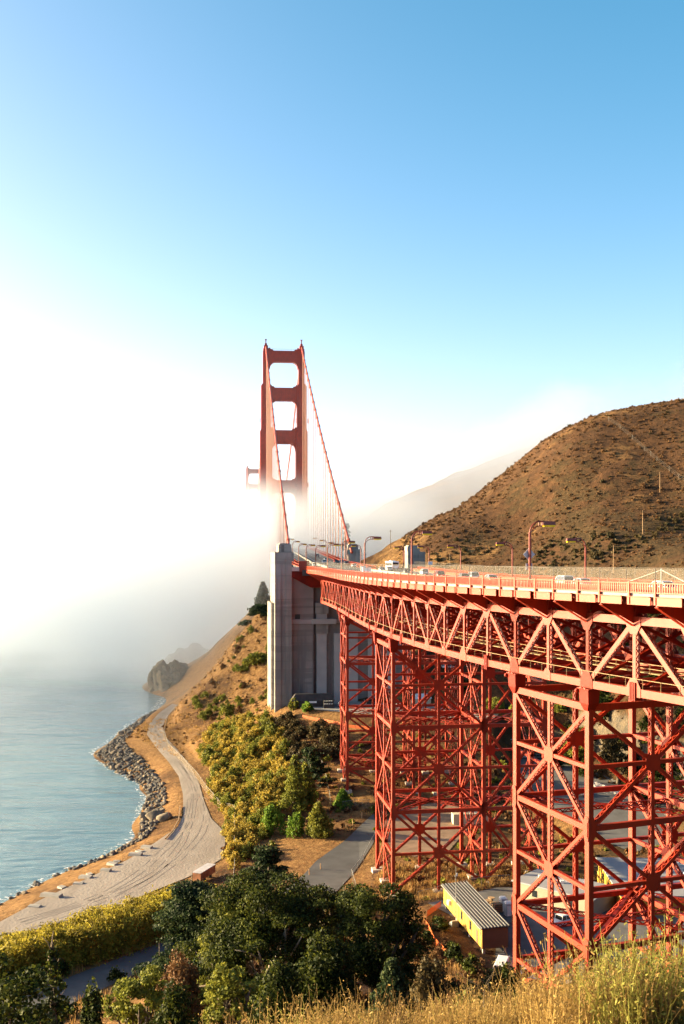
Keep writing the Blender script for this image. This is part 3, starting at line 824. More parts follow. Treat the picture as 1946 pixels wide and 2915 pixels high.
# ---------------------------------------------------------------- concrete anchorage at the end of the viaduct
def conc_mat():
    """board-marked concrete: pour lines every few metres and dark rain streaks"""
    m = mat('cast_concrete', (0.27, 0.245, 0.225), 0.92, 0.14, 0.12, 0.2, 0.8, spec=0.2)
    nt = m.node_tree; N = nt.nodes; Lk = nt.links; b = N['Principled BSDF']
    g = N.new('ShaderNodeNewGeometry')
    base = b.inputs['Base Color'].links[0].from_socket
    def layer(prev, fac, col):
        x = N.new('ShaderNodeMix'); x.data_type = 'RGBA'; Lk.new(fac, x.inputs['Factor']); Lk.new(prev, x.inputs['A']); x.inputs['B'].default_value = (*col, 1); return x.outputs['Result']
    mp = N.new('ShaderNodeMapping'); mp.inputs['Scale'].default_value = (0.22, 0.22, 0.012); Lk.new(g.outputs['Position'], mp.inputs['Vector'])
    t = N.new('ShaderNodeTexNoise'); t.inputs['Scale'].default_value = 1; t.inputs['Detail'].default_value = 6; t.inputs['Roughness'].default_value = 0.62; Lk.new(mp.outputs['Vector'], t.inputs['Vector'])
    r = N.new('ShaderNodeMapRange'); r.inputs['From Min'].default_value = 0.50; r.inputs['From Max'].default_value = 0.66; r.inputs['To Max'].default_value = 0.85; Lk.new(t.outputs['Fac'], r.inputs['Value'])
    c = layer(base, r.outputs['Result'], (0.11, 0.108, 0.11))
    mp2 = N.new('ShaderNodeMapping'); mp2.inputs['Scale'].default_value = (0.02, 0.02, 0.55); Lk.new(g.outputs['Position'], mp2.inputs['Vector'])
    t2 = N.new('ShaderNodeTexNoise'); t2.inputs['Scale'].default_value = 1; t2.inputs['Detail'].default_value = 5; Lk.new(mp2.outputs['Vector'], t2.inputs['Vector'])
    r2 = N.new('ShaderNodeMapRange'); r2.inputs['From Min'].default_value = 0.53; r2.inputs['From Max'].default_value = 0.58; r2.inputs['To Max'].default_value = 0.7; Lk.new(t2.outputs['Fac'], r2.inputs['Value'])
    c = layer(c, r2.outputs['Result'], (0.19, 0.175, 0.165))
    Lk.new(c, b.inputs['Base Color'])
    return m
CAST = conc_mat()
AH = -0.146                                   # heading of the bridge at the anchorage
AO = atd(782, 1700, 372.0)                    # front left corner of the east pylon
def al_(u, v, z): return Vector((AO.x + u*math.cos(AH) + v*math.sin(AH), AO.y - u*math.sin(AH) + v*math.cos(AH), z))
def abox(m, u0, u1, v0, v1, z0, z1, mi=0):
    m.hexa([al_(u0,v0,z0), al_(u1,v0,z0), al_(u1,v1,z0), al_(u0,v1,z0), al_(u0,v0,z1), al_(u1,v0,z1), al_(u1,v1,z1), al_(u0,v1,z1)], mi)
py = empty('anchorage_pylon', al_(3, 9, 18), 0, 'tall grey concrete pylon on the grass slope where the near cable comes down', 'pylon')
m = MB(); abox(m, 0, 5.95, 0, 20, 4, HC-0.8); m.build('shaft', CAST, py)
m = MB(); abox(m, 1.4, 5.95, 1.2, 12, HC-0.8, HC+1.9); m.build('cap', CAST, py)
m = MB(); abox(m, 1.9, 5.4, 1.6, 11, HC+1.9, HC+2.3); m.build('cap', CAST, py)
for u in (0.0, 3.9):
    m = MB(); abox(m, u, u+2.05, -0.35, 0.02, 4, HC-5 if u == 0 else HC-2.5); m.build('buttress', CAST, py)
m = MB(); abox(m, 2.35, 3.35, 1.05, 1.25, HC-3.5, HC+1.7); m.build('groove', mat('stained_concrete', (0.13, 0.125, 0.125), 0.9, 0.2, 0.5), py)
m = MB(); abox(m, -1.1, 0.02, 3, 20, 4, 56); m.build('buttress', CAST, py)

aw = empty('anchorage_wall', al_(20, 4, 18), 0, 'broad concrete anchorage wall with ledge and pilasters under the end of the viaduct', 'wall')
m = MB()
abox(m, 5.95, 14.0, 2.6, 30, 6, HC-8.8)       # main panel
m.build('wall_panel', CAST, aw)
m = MB(); abox(m, 14.0, 50.0, 4.4, 30, 6, HC-8.8); m.build('wall_panel', CAST, aw)
CASTL = mat('pale_concrete', (0.36, 0.34, 0.33), 0.9, 0.07, 0.3, spec=0.2)
for u, w in ((15.2, 3.6), (21.6, 2.6), (27, 3.2), (34, 3.2), (41, 3.2)):
    m = MB(); abox(m, u, u+w, 3.0, 4.45, 6, HC-30.0); m.build('pilaster', CASTL, aw)
m = MB(); abox(m, 14.9, 19.3, 2.4, 4.45, HC-30.0, HC-25.6); m.build('bearing_block', CAST, aw)
m = MB(); abox(m, 15.1, 18.9, 2.6, 4.45, HC-25.1, HC-20.5); m.build('bearing_block', CASTL, aw)
m = MB(); abox(m, 14.7, 19.4, 2.2, 4.45, HC-22.9, HC-19.0); m.build('bearing_block', CAST, aw)
m = MB(); abox(m, 5.96, 13.5, 2.0, 2.65, HC-26.4, HC-24.9); m.build('ledge', CASTL, aw)
m = MB(); abox(m, 13.5, 22.0, 1.2, 4.5, HC-26.5, HC-24.7); m.build('ledge', CASTL, aw)
m = MB(); abox(m, 22.0, 50.0, 3.8, 4.5, HC-26.4, HC-25.0); m.build('ledge', CASTL, aw)
VOID = mat('dark_opening', (0.05, 0.06, 0.055), 0.9)
m = MB(); abox(m, 7.4, 9.2, 2.53, 2.62, HC-24.8, HC-23.0); m.build('window', VOID, aw)
m = MB(); abox(m, 7.3, 9.3, 2.50, 2.58, HC-24.9, HC-24.75); m.build('window_sill', CASTL, aw)
m = MB(); abox(m, 27, 30, 4.3, 4.42, 17, HC-50.0); m.build('door', mat('red_door', (0.30, 0.09, 0.08), 0.7), aw)
m = MB(); abox(m, 5.95, 50, 4.0, 30, HC-8.8, HC-8.0); m.build('coping', CAST, aw)
# red girder wedge and box between the last truss and the pylon
gd = empty('end_girder', al_(9, 2, HC-9), 0, 'dark red sloping girder and box between the pylon and the last truss span', 'girder')
m = MB(); m.prism([al_(6.0, 2.2, HC-7.6), al_(6.0, 2.2, HC-9.4), al_(13.0, 2.2, HC-13.2), al_(19, 2.2, HC-13.2), al_(19, 2.2, HC-7.6)], al_(0,1,0)-al_(0,0,0), 1.2); m.build('wedge_plate', ORANGE_D, gd)
m = MB(); m.bar(al_(6.0, 2.1, HC-9.45), al_(13.0, 2.1, HC-13.3), 0.7, 0.35); m.bar(al_(13.0, 2.1, HC-13.3), al_(19, 2.1, HC-13.3), 0.7, 0.35); m.build('flange', ORANGE_D, gd)
m = MB(); abox(m, 8.8, 12.4, 1.5, 3.2, HC-7.8, HC-4.0); m.build('end_box', ORANGE, gd)
m = MB(); abox(m, 6.0, 8.8, 1.7, 3.0, HC-7.6, HC-6.2); m.build('end_box', STEEL, gd)

# ---------------------------------------------------------------- the suspended bridge beyond
T1 = Vector((-45.0, 813.0, 0)); AX = Vector((-0.1014, 0.9948, 0)).normalized(); PE = Vector((-AX.y, AX.x, 0))   # PE points east (left)
def sb(t, e, z):
    """point of the suspended bridge: t metres along the axis from the north tower, e metres east of the axis, z relative to the eye"""
    p = T1 + AX*t + PE*e
    return Vector((p.x, p.y, HC+z))
TS = -(813.0-374.0)/AX.y
def dkz(t):
    if t < -343: return -7.1 + (t-TS)/(-343-TS)*1.0
    if t < 0: return -6.1 + (t+343)*0.0325
    u = t/1190.0
    return 5.05 + 8*4*u*(1-u)*0.9
m = MB(); ts = [TS, -343, -280, -210, -140, -70, 0] + [i*119.0 for i in range(1, 11)]
for a, b in zip(ts[:-1], ts[1:]):
    m.hexa([sb(a, 12.0, dkz(a)-1.0), sb(a, -12.0, dkz(a)-1.0), sb(a, -12.0, dkz(a)), sb(a, 12.0, dkz(a)), sb(b, 12.0, dkz(b)-1.0), sb(b, -12.0, dkz(b)-1.0), sb(b, -12.0, dkz(b)), sb(b, 12.0, dkz(b))])
sroad = tag(m.build('suspended_road', ASPHALT), kind='structure')
m = MB(); m.hexa([Vector((x_, y_, HC+z_)) for z_ in (-9.2, -7.25) for x_, y_ in ((-14, 372), (24, 376), (20, 398), (-14, 398))]); m.build('apron', ASPHALT, sroad)
for e in (0.2, 3.6, 7.2, -3.4, -6.8):
    m = MB()
    for k in range(60):
        a = TS+k*9.0; b = a+(4.5 if e != 0.2 else 9)
        m.quad(sb(a, e-0.1, dkz(a)+0.03), sb(a, e+0.1, dkz(a)+0.03), sb(b, e+0.1, dkz(b)+0.03), sb(b, e-0.1, dkz(b)+0.03))
    m.build('lane_marking', LANE, sroad)
m = MB()
for a, b in zip(ts[:-1], ts[1:]): m.bar(sb(a, 3.4, dkz(a)+0.4), sb(b, 3.4, dkz(b)+0.4), 0.4, 0.8)
m.build('median_barrier', CONC, sroad)
sus = empty('stiffening_truss', sb(-343, 13.6, -6), 0, 'orange stiffening truss and railings of the suspended deck running into the fog', 'truss')
for e in (13.7, -13.7):
    m = MB()
    for a, b in zip(ts[1:-1], ts[2:]):
        m.bar(sb(a, e, dkz(a)-0.4), sb(b, e, dkz(b)-0.4), 0.8, 1.0); m.bar(sb(a, e, dkz(a)-7.6), sb(b, e, dkz(b)-7.6), 0.8, 1.0)
    m.build('chord', ORANGE, sus)
    m = MB()
    for k in range(50):
        a = -343+k*7.6; b = a+7.6
        z0, z1 = (-7.6, -0.4) if k % 2 else (-0.4, -7.6)
        m.bar(sb(a, e, dkz(a)+z0), sb(b, e, dkz(b)+z1), 0.5, 0.5); m.bar(sb(a, e, dkz(a)-7.6), sb(a, e, dkz(a)-0.4), 0.4, 0.4)
    m.build('web', ORANGE, sus)
    for s in (1, -1):
        m = MB(); ee = e - math.copysign(0.9 if s == 1 else 3.6, e)
        for a, b in zip(ts[:-1], ts[1:]):
            m.bar(sb(a, ee, dkz(a)+1.1), sb(b, ee, dkz(b)+1.1), 0.15, 0.15); m.bar(sb(a, ee, dkz(a)+0.15), sb(b, ee, dkz(b)+0.15), 0.15, 0.3)
        for k in range(150):
            a = TS+k*3.0; m.bar(sb(a, ee, dkz(a)), sb(a, ee, dkz(a)+1.1), 0.25, 0.25)
        m.build('railing', RAILPAINT, sus)

def susp_tower(name, t, top, base, label, detail=True):
    r = empty(name, sb(t, 0, base), 0, label, 'bridge tower')
    RED = ORANGE
    # leg setbacks: (z from, z to, width across, depth along)
    segs = [(base, 24, 9.4, 15.5), (24, 92.0, 8.4, 13.2), (92.0, 127.0, 6.6, 11.0), (127.0, top-4.5, 4.7, 8.6)]
    for e in (1, -1):
        for z0, z1, w, dp in segs:
            m = MB()
            def bx(u0, u1, v0, v1, za, zb):
                ec = e*13.72
                m.hexa([sb(t+v0, ec+u0, za), sb(t+v0, ec+u1, za), sb(t+v1, ec+u1, za), sb(t+v1, ec+u0, za), sb(t+v0, ec+u0, zb), sb(t+v0, ec+u1, zb), sb(t+v1, ec+u1, zb), sb(t+v1, ec+u0, zb)])
            bx(-w/2, w/2, -dp/2+0.9, dp/2-0.9, z0, z1)
            bx(-w/2+0.75, w/2-0.75, -dp/2+0.45, dp/2-0.45, z0, z1+0.6)
            bx(-w/2+1.7, w/2-1.7, -dp/2, dp/2, z0, z1+1.2)
            if dp > 9: bx(-w/2-0.45, w/2+0.45, -dp/4, dp/4, z0, z1-0.8)
            m.build('leg_section', RED, r)
        # saddle housing and beacon
        m = MB(); ec = e*13.72
        for w, dp, za, zb in ((4.2, 7.5, top-4.5, top-2.5), (3.2, 6.0, top-2.5, top), (1.8, 3.0, top, top+1.8), (0.7, 0.7, top+1.8, top+5.0), (1.5, 1.5, top+4.6, top+5.1)):
            u = w/2; v = dp/2
            m.hexa([sb(t-v, ec-u, za), sb(t-v, ec+u, za), sb(t+v, ec+u, za), sb(t+v, ec-u, za), sb(t-v, ec-u, zb), sb(t-v, ec+u, zb), sb(t+v, ec+u, zb), sb(t+v, ec-u, zb)])
        m.build('saddle_housing', RED, r)
    # portal struts with stepped, rounded corners
    for z0, z1, wl in ((144.5, 153.0, 4.7), (114.6, 124.6, 6.6), (81.5, 92.0, 8.4), (44.0, 53.5, 8.4)):
        inn = 13.72-wl/2
        hl = 5.2
        m = MB()
        for q, dp in ((0.0, 6.0), (0.35, 6.9)):
            poly = [(-inn-0.3, z1-q), (-inn+1.4, z1-q)] if q else [(-inn-0.3, z1+2.2), (-inn+1.0, z1+2.2), (-inn+1.2, z1+1.2), (-inn+3.0, z1+0.9), (-inn+3.4, z1)]
            poly += [(-p[0], p[1]) for p in reversed(poly)]
            z0q = z0+q*2
            low = [(inn+0.3, z0q-hl), (inn-0.6, z0q-hl), (inn-1.1, z0q-hl*0.55), (inn-2.1, z0q-hl*0.25), (inn-4.2, z0q)]
            poly += low + [(-p[0], p[1]) for p in reversed(low)]
            m.prism([sb(t-dp/2, e_, z_) for e_, z_ in poly], AX, dp)
        m.build('portal_strut', RED, r)
    if detail:
        m = MB()
        for e_ in np.linspace(-9, 9, 13): m.bar(sb(t-3, e_, 153), sb(t-3, e_, 154.3), 0.1, 0.1)
        m.bar(sb(t-3, -9.5, 154.3), sb(t-3, 9.5, 154.3), 0.12, 0.12); m.build('roof_rail', RED, r)
        for e in (1, -1):
            for za in (97, 48):
                m = MB()
                for q in (-1, 1): m.bar(sb(t-6.8, e*13.72+q*4.6, za), sb(t-6.8, e*13.72+q*4.6, za+3.5), 0.4, 0.4)
                m.build('work_platform', ORANGE_D, r)
    return r
susp_tower('suspension_tower', 0, 157.0, -70, 'tall red suspension bridge tower rising out of the fog with stepped portals')
susp_tower('suspension_tower', 1187*1.006, 157.0, -70, 'second suspension tower far behind, only its top above the fog', False)

# main cables with bands, and the suspender ropes hung from them
CABLE = mat('cable_paint', (0.42, 0.075, 0.04), 0.45, 0.1, 0.2)
ROPE = mat('suspender_rope', (0.25, 0.09, 0.06), 0.6)
def cable_z(t):
    if t <= 0:
        u = -t/345.0
        return 157.0 + (1.6-157.0)*u - 9.0*4*u*(1-u)*0.5
    u = t/1194.0
    return 157.0 - 4*(157.0-18.0)*u*(1-u)
for e, side in ((13.72, 'near'), (-13.72, 'far')):
    r = empty('main_cable', sb(-345, e, 1.6), 0, 'red main suspension cable on the %s side, sloping down from the tower' % ('sea' if side == 'near' else 'hill'), 'cable', 'main suspension cables')
    m = MB(); m.tube([sb(t, e, cable_z(t)) for t in np.linspace(-352, 0, 25)], 0.62, 8); m.build('side_span_cable', CABLE, r, True)
    m = MB(); m.tube([sb(t, e, cable_z(t)) for t in np.linspace(0, 1194, 41)], 0.62, 8); m.build('main_span_cable', CABLE, r, True)
    for k in range(22):
        t = -338+k*15.24
        z = cable_z(t)
        d = (sb(t+1, e, cable_z(t+1))-sb(t, e, z)).normalized()
        m = MB(); m.tube([sb(t, e, z)-d*0.9, sb(t, e, z)+d*0.9], 0.88, 8); m.build('cable_band', CABLE, r)
        m = MB()
        for q in (-0.45, 0.45): m.tube([sb(t+q, e, dkz(t)-0.2), sb(t+q, e, z)], 0.20, 4)
        m.build('suspender', ROPE, r)
    for k in range(1, 36):
        t = k*15.24; m = MB()
        for q in (-0.45, 0.45): m.tube([sb(t+q, e, dkz(t)-0.2), sb(t+q, e, cable_z(t))], 0.10, 4)
        m.build('suspender', ROPE, r)
# pylon heads on the hill side, and the one the near cable enters
def pylon_head(x0, y0, rz, w, dp, ztop_, zb, label, step=0.72):
    r = empty('pylon_head', (x0, y0, zb), rz, label, 'pylon')
    def bx(m, u0, u1, v0, v1, za, zb_):
        c, s = math.cos(rz), math.sin(rz)
        P = lambda u, v, z: Vector((x0+u*c-v*s, y0+u*s+v*c, z))
        m.hexa([P(u0,v0,za), P(u1,v0,za), P(u1,v1,za), P(u0,v1,za), P(u0,v0,zb_), P(u1,v0,zb_), P(u1,v1,zb_), P(u0,v1,zb_)])
    m = MB(); bx(m, -w/2, w/2, -dp/2, dp/2, zb, ztop_-2.0); m.build('shaft', CAST, r)
    m = MB(); bx(m, -w/2, -w/2+w*step, -dp/2+0.6, dp/2-0.6, ztop_-2.0, ztop_); m.build('cap', CAST, r)
    m = MB(); bx(m, -w/2+0.5, -w/2+w*step-0.5, -dp/2+1, dp/2-1, ztop_, ztop_+0.35); m.build('cap', CAST, r)
    for q in (0.12, 0.62):
        m = MB(); bx(m, -w/2+w*q, -w/2+w*(q+0.22), -dp/2-0.3, -dp/2+0.02, zb, ztop_-2.6); m.build('buttress', CAST, r)
    return r
a = atd(1181, 1555, 384); pylon_head(a.x, a.y+2.5, 0.22, 6.6, 5.0, a.z, 50, 'pale stepped concrete pylon head before the hill, behind the far railing')
p = sb(-345, -14.4, 0); pylon_head(p.x+0.8, p.y, 0.10, 5.4, 6.0, HC+2.2, 40, 'small dark concrete pylon head where the far cable reaches the road', 0.85)
p = sb(-345, 14.4, 0); pylon_head(p.x, p.y, 0.10, 5.4, 6.0, HC+1.0, 20, 'concrete pylon head under the near cable, hidden behind the tall pylon', 0.85)
# ---------------------------------------------------------------- street lamps
POLE = mat('lamp_pole_paint', (0.17, 0.022, 0.010), 0.45, 0.1, 1.0)
LENS = mat('amber_lens', (0.95, 0.62, 0.02), 0.3)
def lamp_proto():
    r = empty('street_lamp', (0, 0, 0))
    m = MB(); m.tube([(0,0,-0.1), (0,0,0.5), (0,0,0.55), (0,0,7.3)], [0.30, 0.28, 0.20, 0.17], 8); m.build('pole', POLE, r)
    def arc(rad, z0, n=9, x0=0.0): return [(x0+rad*(1-math.cos(a)), 0, z0+rad*math.sin(a)) for a in np.linspace(0, math.pi/2, n)]
    m = MB(); m.tube([(0,0,7.0)] + arc(1.5, 7.2) + [(2.0,0,8.7)], 0.10, 6)
    m.tube([(-0.0,0,6.6), (0.05,0,6.9)] + arc(1.25, 6.85, 9, 0.12) + [(2.0,0,8.1)], 0.07, 6)
    m.build('arm', POLE, r)
    m = MB(); m.tube([(1.35,0,8.1), (1.35,0,8.68)], 0.09, 6); m.tube([(1.75,0,8.1), (1.75,0,8.68)], 0.09, 6); m.build('brace', POLE, r)
    m = MB(); m.hexa([(1.9,-0.28,8.22), (3.7,-0.28,8.22), (3.7,0.28,8.22), (1.9,0.28,8.22), (1.9,-0.22,8.75), (3.6,-0.22,8.70), (3.6,0.22,8.70), (1.9,0.22,8.75)]); m.build('lamp_head', POLE, r)
    m = MB(); m.hexa([(2.05,-0.24,7.98), (3.55,-0.24,7.98), (3.55,0.24,7.98), (2.05,0.24,7.98), (2.0,-0.27,8.215), (3.65,-0.27,8.215), (3.65,0.27,8.215), (2.0,0.27,8.215)]); m.build('lens', LENS, r)
    return r
_lp = lamp_proto(); _used = [False]
ORD = ['first', 'second', 'third', 'fourth', 'fifth', 'sixth', 'seventh', 'eighth', 'ninth', 'tenth', 'eleventh', 'twelfth', 'thirteenth']
def lamp(pos, rz, label, group):
    o = _lp if not _used[0] else copy_tree(_lp)
    _used[0] = True
    o.location = pos; o.rotation_euler = (0, 0, rz)
    tag(o, label, 'street lamp', group); return o
def find_i(px, off):
    """viaduct index where the line at this offset is seen at photo column px"""
    best = None
    for i in np.arange(-12, 58, 0.05):
        p = cv(i, off)
        e = abs(973+FOC*p.x/p.y-px)
        if best is None or e < best[0]: best = (e, float(i))
    return best[1]
gE = 'lamps along the sea side of the road'; gW = 'lamps along the hill side of the road'
nE = 0
for px in (1509, 1172, 1038, 972, 932):
    i = find_i(px, 3.3); h = hd(i)
    lab = 'tall orange lamp post carrying the diamond sign, nearest on the sea side' if nE == 0 else 'orange curved lamp post on the sea side, %s along from the camera' % ORD[nE]
    lamp(cv(i, 3.3, zdeck(i)), -h, lab, gE); nE += 1
for k in range(7):
    t = TS + 3 + k*50
    lamp(sb(t, 8.9, dkz(t)), math.atan2(-PE.y, -PE.x), 'orange curved lamp post on the sea side, %s along from the camera' % ORD[nE], gE); nE += 1
nW = 0
for px in (1667, 1458, 1311, 1221, 1150, 1112, 1058):
    i = find_i(px, DW-3.3); h = hd(i)
    lamp(cv(i, DW-3.3, zdeck(i, DW-3.3)-0.35), math.pi-h, 'orange curved lamp post on the hill side, %s along from the camera' % ORD[nW], gW); nW += 1
for k in range(5):
    t = TS + 28 + k*50
    lamp(sb(t, -10.4, dkz(t)), math.atan2(PE.y, PE.x), 'orange curved lamp post on the hill side, %s along from the camera' % ORD[nW], gW); nW += 1
# signs
SIGNB = mat('sign_back_metal', (0.50, 0.49, 0.52), 0.45, 0.08, 2.0, metal=0.3)
i = find_i(1509, 3.3)
p = cv(i, 3.3, zdeck(i)); h = hd(i); ax = Vector((math.cos(h), -math.sin(h), 0)); nv = Vector((math.sin(h), math.cos(h), 0))
ds = empty('warning_sign', p+Vector((0,0,4.2)), 0, 'diamond road sign seen from behind on the nearest lamp post', 'sign')
c = p+Vector((0,0,4.35))+nv*0.22
m = MB(); m.prism([c+ax*0.88, c+Vector((0,0,0.88)), c-ax*0.88, c-Vector((0,0,0.88))], nv, 0.03); m.build('panel', SIGNB, ds)
m = MB(); m.bar(c-ax*0.5-nv*0.04+Vector((0,0,0.3)), c+ax*0.5-nv*0.04+Vector((0,0,0.3)), 0.06, 0.05); m.bar(c-ax*0.5-nv*0.04-Vector((0,0,0.3)), c+ax*0.5-nv*0.04-Vector((0,0,0.3)), 0.06, 0.05); m.build('bracket', STEEL, ds)
ds = empty('plate_sign', p+Vector((0,0,2.4)), 0, 'small square sign plate seen from behind under the diamond sign', 'sign')
c = p+Vector((0,0,2.75))+nv*0.22
m = MB(); m.prism([c+ax*0.48+Vector((0,0,0.42)), c-ax*0.48+Vector((0,0,0.42)), c-ax*0.48-Vector((0,0,0.42)), c+ax*0.48-Vector((0,0,0.42))], nv, 0.03); m.build('panel', SIGNB, ds)
BLUE = mat('sign_print', (0.10, 0.22, 0.38), 0.5)
i = find_i(1226, DW-3.2)
p = cv(i, DW-3.4, zdeck(i, DW-3.4)); h = hd(i); ax = Vector((math.cos(h), -math.sin(h), 0)); nv = -Vector((math.sin(h), math.cos(h), 0))
ds = empty('road_sign', p+Vector((0,0,2.0)), 0, 'white rectangular sign with three blue lines on a hill side lamp post', 'sign')
c = p+Vector((0,0,2.9))+nv*0.30
m = MB(); m.prism([c+ax*0.68+Vector((0,0,0.52)), c-ax*0.68+Vector((0,0,0.52)), c-ax*0.68-Vector((0,0,0.52)), c+ax*0.68-Vector((0,0,0.52))], nv, 0.03); m.build('panel', WHITE, ds)
m = MB()
for z, w in ((0.28, 0.5), (0.0, 0.42), (-0.28, 0.5)): m.bar(c+nv*0.04-ax*w+Vector((0,0,z)), c+nv*0.04+ax*w+Vector((0,0,z)), 0.02, 0.11)
m.build('lettering', BLUE, ds)
t = TS+82; p = sb(t, -11.4, dkz(t)); ds = empty('green_sign', p, 0, 'small grey green sign on a post beside the far cable', 'sign')
m = MB(); m.tube([p, p+Vector((0,0,6.5))], 0.08, 6); m.build('post', POLE, ds)
m = MB(); m.box((p.x, p.y-0.15, p.z+5.3), 1.5, 0.06, 2.0); m.build('panel', mat('sign_green', (0.16, 0.22, 0.20), 0.6), ds)

# ---------------------------------------------------------------- vehicles
GLASS = mat('car_glass', (0.02, 0.025, 0.03), 0.08, spec=0.8)
TYRE = mat('tyre', (0.015, 0.015, 0.015), 0.8)
RIM = mat('wheel_rim', (0.45, 0.45, 0.46), 0.3, metal=0.8)
TAIL = mat('tail_light', (0.45, 0.01, 0.01), 0.3)
HEAD = mat('head_light', (0.8, 0.8, 0.78), 0.2)
PLATE = mat('plate', (0.7, 0.7, 0.68), 0.5)
def paint(name, col): return mat(name, col, 0.22, spec=0.6)
PAINTS = {'white': paint('white_car_paint', (0.74, 0.74, 0.75)), 'silver': paint('silver_car_paint', (0.50, 0.50, 0.53)), 'grey': paint('grey_car_paint', (0.14, 0.15, 0.17)), 'black': paint('black_car_paint', (0.02, 0.02, 0.024)), 'red': paint('red_car_paint', (0.36, 0.03, 0.03)), 'blue': paint('blue_car_paint', (0.06, 0.10, 0.22))}
def loft(m, secs, mi=0):
    """secs: list of (x, [(y,z)...]) closed rings of equal length, joined along x"""
    n = len(secs[0][1]); b = len(m.v)
    for x, ring in secs:
        for y, z in ring: m.v.append((x, y, z))
    for s in range(len(secs)-1):
        for k in range(n):
            k2 = (k+1) % n
            m.f.append((b+s*n+k, b+s*n+k2, b+(s+1)*n+k2, b+(s+1)*n+k)); m.m.append(mi)
    m.f.append(tuple(b+k for k in reversed(range(n)))); m.m.append(mi)
    e = b+(len(secs)-1)*n; m.f.append(tuple(e+k for k in range(n))); m.m.append(mi)
def car_parts(kind, body, root):
    """vehicle along +x (front), wheels on z = 0"""
    K = {'sedan': (4.6, 1.80, 0.82, 1.44, [(-2.0,0.0),(-1.35,1.0),(0.25,1.0),(1.15,0.0)]),
         'suv': (4.7, 1.88, 0.98, 1.74, [(-2.28,0.0),(-2.05,1.0),(0.35,1.0),(1.15,0.0)]),
         'van': (5.4, 2.0, 1.10, 2.25, [(-2.68,0.0),(-2.62,1.0),(1.35,1.0),(2.05,0.0)]),
         'pickup': (5.4, 1.95, 1.02, 1.78, [(-0.75,0.0),(-0.55,1.0),(0.75,1.0),(1.5,0.0)])}[kind]
    L, W, bz, hz, cab = K
    w = W/2; zc = 0.30
    def ring(s, z1, tz=0.0): return [(-w*s, zc), (w*s, zc), (w*s*1.0, zc+0.30), (w*s*0.97, z1-0.08), (w*s*0.88, z1), (-w*s*0.88, z1), (-w*s*0.97, z1-0.08), (-w*s, zc+0.30)]
    hood = bz-0.10 if kind != 'van' else bz-0.05
    m = MB(); loft(m, [(-L/2, ring(0.90, bz-0.12)), (-L/2+0.15, ring(0.98, bz-0.02)), (-L/2+0.8, ring(1.0, bz)), (0.8, ring(1.0, bz)), (L/2-0.9, ring(0.99, hood)), (L/2-0.25, ring(0.95, hood-0.12)), (L/2, ring(0.86, hood-0.28))])
    if kind == 'pickup':
        m.box((-1.75, 0, bz+0.02), 1.75, W-0.5, 0.04, mi=0)
    m.build('body', body, root, world=False)
    x0, x1, x2, x3 = cab[0][0], cab[1][0], cab[2][0], cab[3][0]
    m = MB()                                           # glasshouse with roof skin above
    wt = w*0.78; wb = w*0.90
    m.hexa([(x0,-wb,bz-0.02), (x3,-wb,bz-0.02), (x3,wb,bz-0.02), (x0,wb,bz-0.02), (x1,-wt,hz-0.06), (x2,-wt,hz-0.06), (x2,wt,hz-0.06), (x1,wt,hz-0.06)])
    m.build('window_glass', GLASS, root, world=False)
    m = MB(); m.hexa([(x1-0.05,-wt-0.03,hz-0.075), (x2+0.08,-wt-0.03,hz-0.075), (x2+0.08,wt+0.03,hz-0.075), (x1-0.05,wt+0.03,hz-0.075), (x1+0.10,-wt+0.12,hz), (x2-0.12,-wt+0.12,hz), (x2-0.12,wt-0.12,hz), (x1+0.10,wt-0.12,hz)])
    for sy in (-1, 1):                                  # pillars
        for (xa, xb) in ((x0, x1), (x3, x2)):
            m.bar((xa, sy*(wb+0.01), bz-0.02), (xb, sy*(wt+0.01), hz-0.05), 0.09, 0.07)
        xm = (x0+x3)/2; m.bar((xm, sy*(wb+0.005), bz), (xm-0.05, sy*(wt+0.01), hz-0.05), 0.08, 0.09)
        if kind == 'van':
            m.hexa([(x0,sy*(wb+0.012)-0.01,bz), (0.45,sy*(wb+0.012)-0.01,bz), (0.45,sy*(wb+0.012)+0.01,bz), (x0,sy*(wb+0.012)+0.01,bz), (x1,sy*(wt+0.012)-0.01,hz-0.06), (0.40,sy*(wt+0.012)-0.01,hz-0.06), (0.40,sy*(wt+0.012)+0.01,hz-0.06), (x1,sy*(wt+0.012)+0.01,hz-0.06)])
    m.build('roof', body, root, world=False)
    for sx in (-1, 1):
        for sy in (-1, 1):
            cx, cy_ = sx*(L/2-0.85), sy*(w-0.10)
            m = MB(); m.tube([(cx, cy_-0.11, 0.33), (cx, cy_+0.11, 0.33)], 0.33, 12); wl_ = m.build('wheel', TYRE, root, world=False)
            m = MB(); m.tube([(cx, cy_+sy*0.10, 0.33), (cx, cy_+sy*0.125, 0.33)], 0.20, 10); m.build('rim', RIM, wl_, world=False)
    for sy in (-1, 1):
        m = MB(); m.box((-L/2+0.02, sy*w*0.72, bz-0.28), 0.10, 0.32, 0.20); m.build('tail_light', TAIL, root, world=False)
        m = MB(); m.box((L/2-0.10, sy*w*0.66, hood-0.36), 0.14, 0.34, 0.16); m.build('head_light', HEAD, root, world=False)
        m = MB(); m.box((x3-0.25, sy*(w+0.06), bz+0.08), 0.12, 0.20, 0.13); m.build('mirror', body, root, world=False)
    m = MB(); m.box((-L/2-0.01, 0, 0.62), 0.04, 0.5, 0.14); m.build('number_plate', PLATE, root, world=False)
    m = MB(); m.box((-L/2-0.02, 0, 0.42), 0.14, W*0.86, 0.16); m.box((L/2-0.02, 0, 0.42), 0.14, W*0.80, 0.18); m.build('bumper', DARK, root, world=False)
_cars = {}
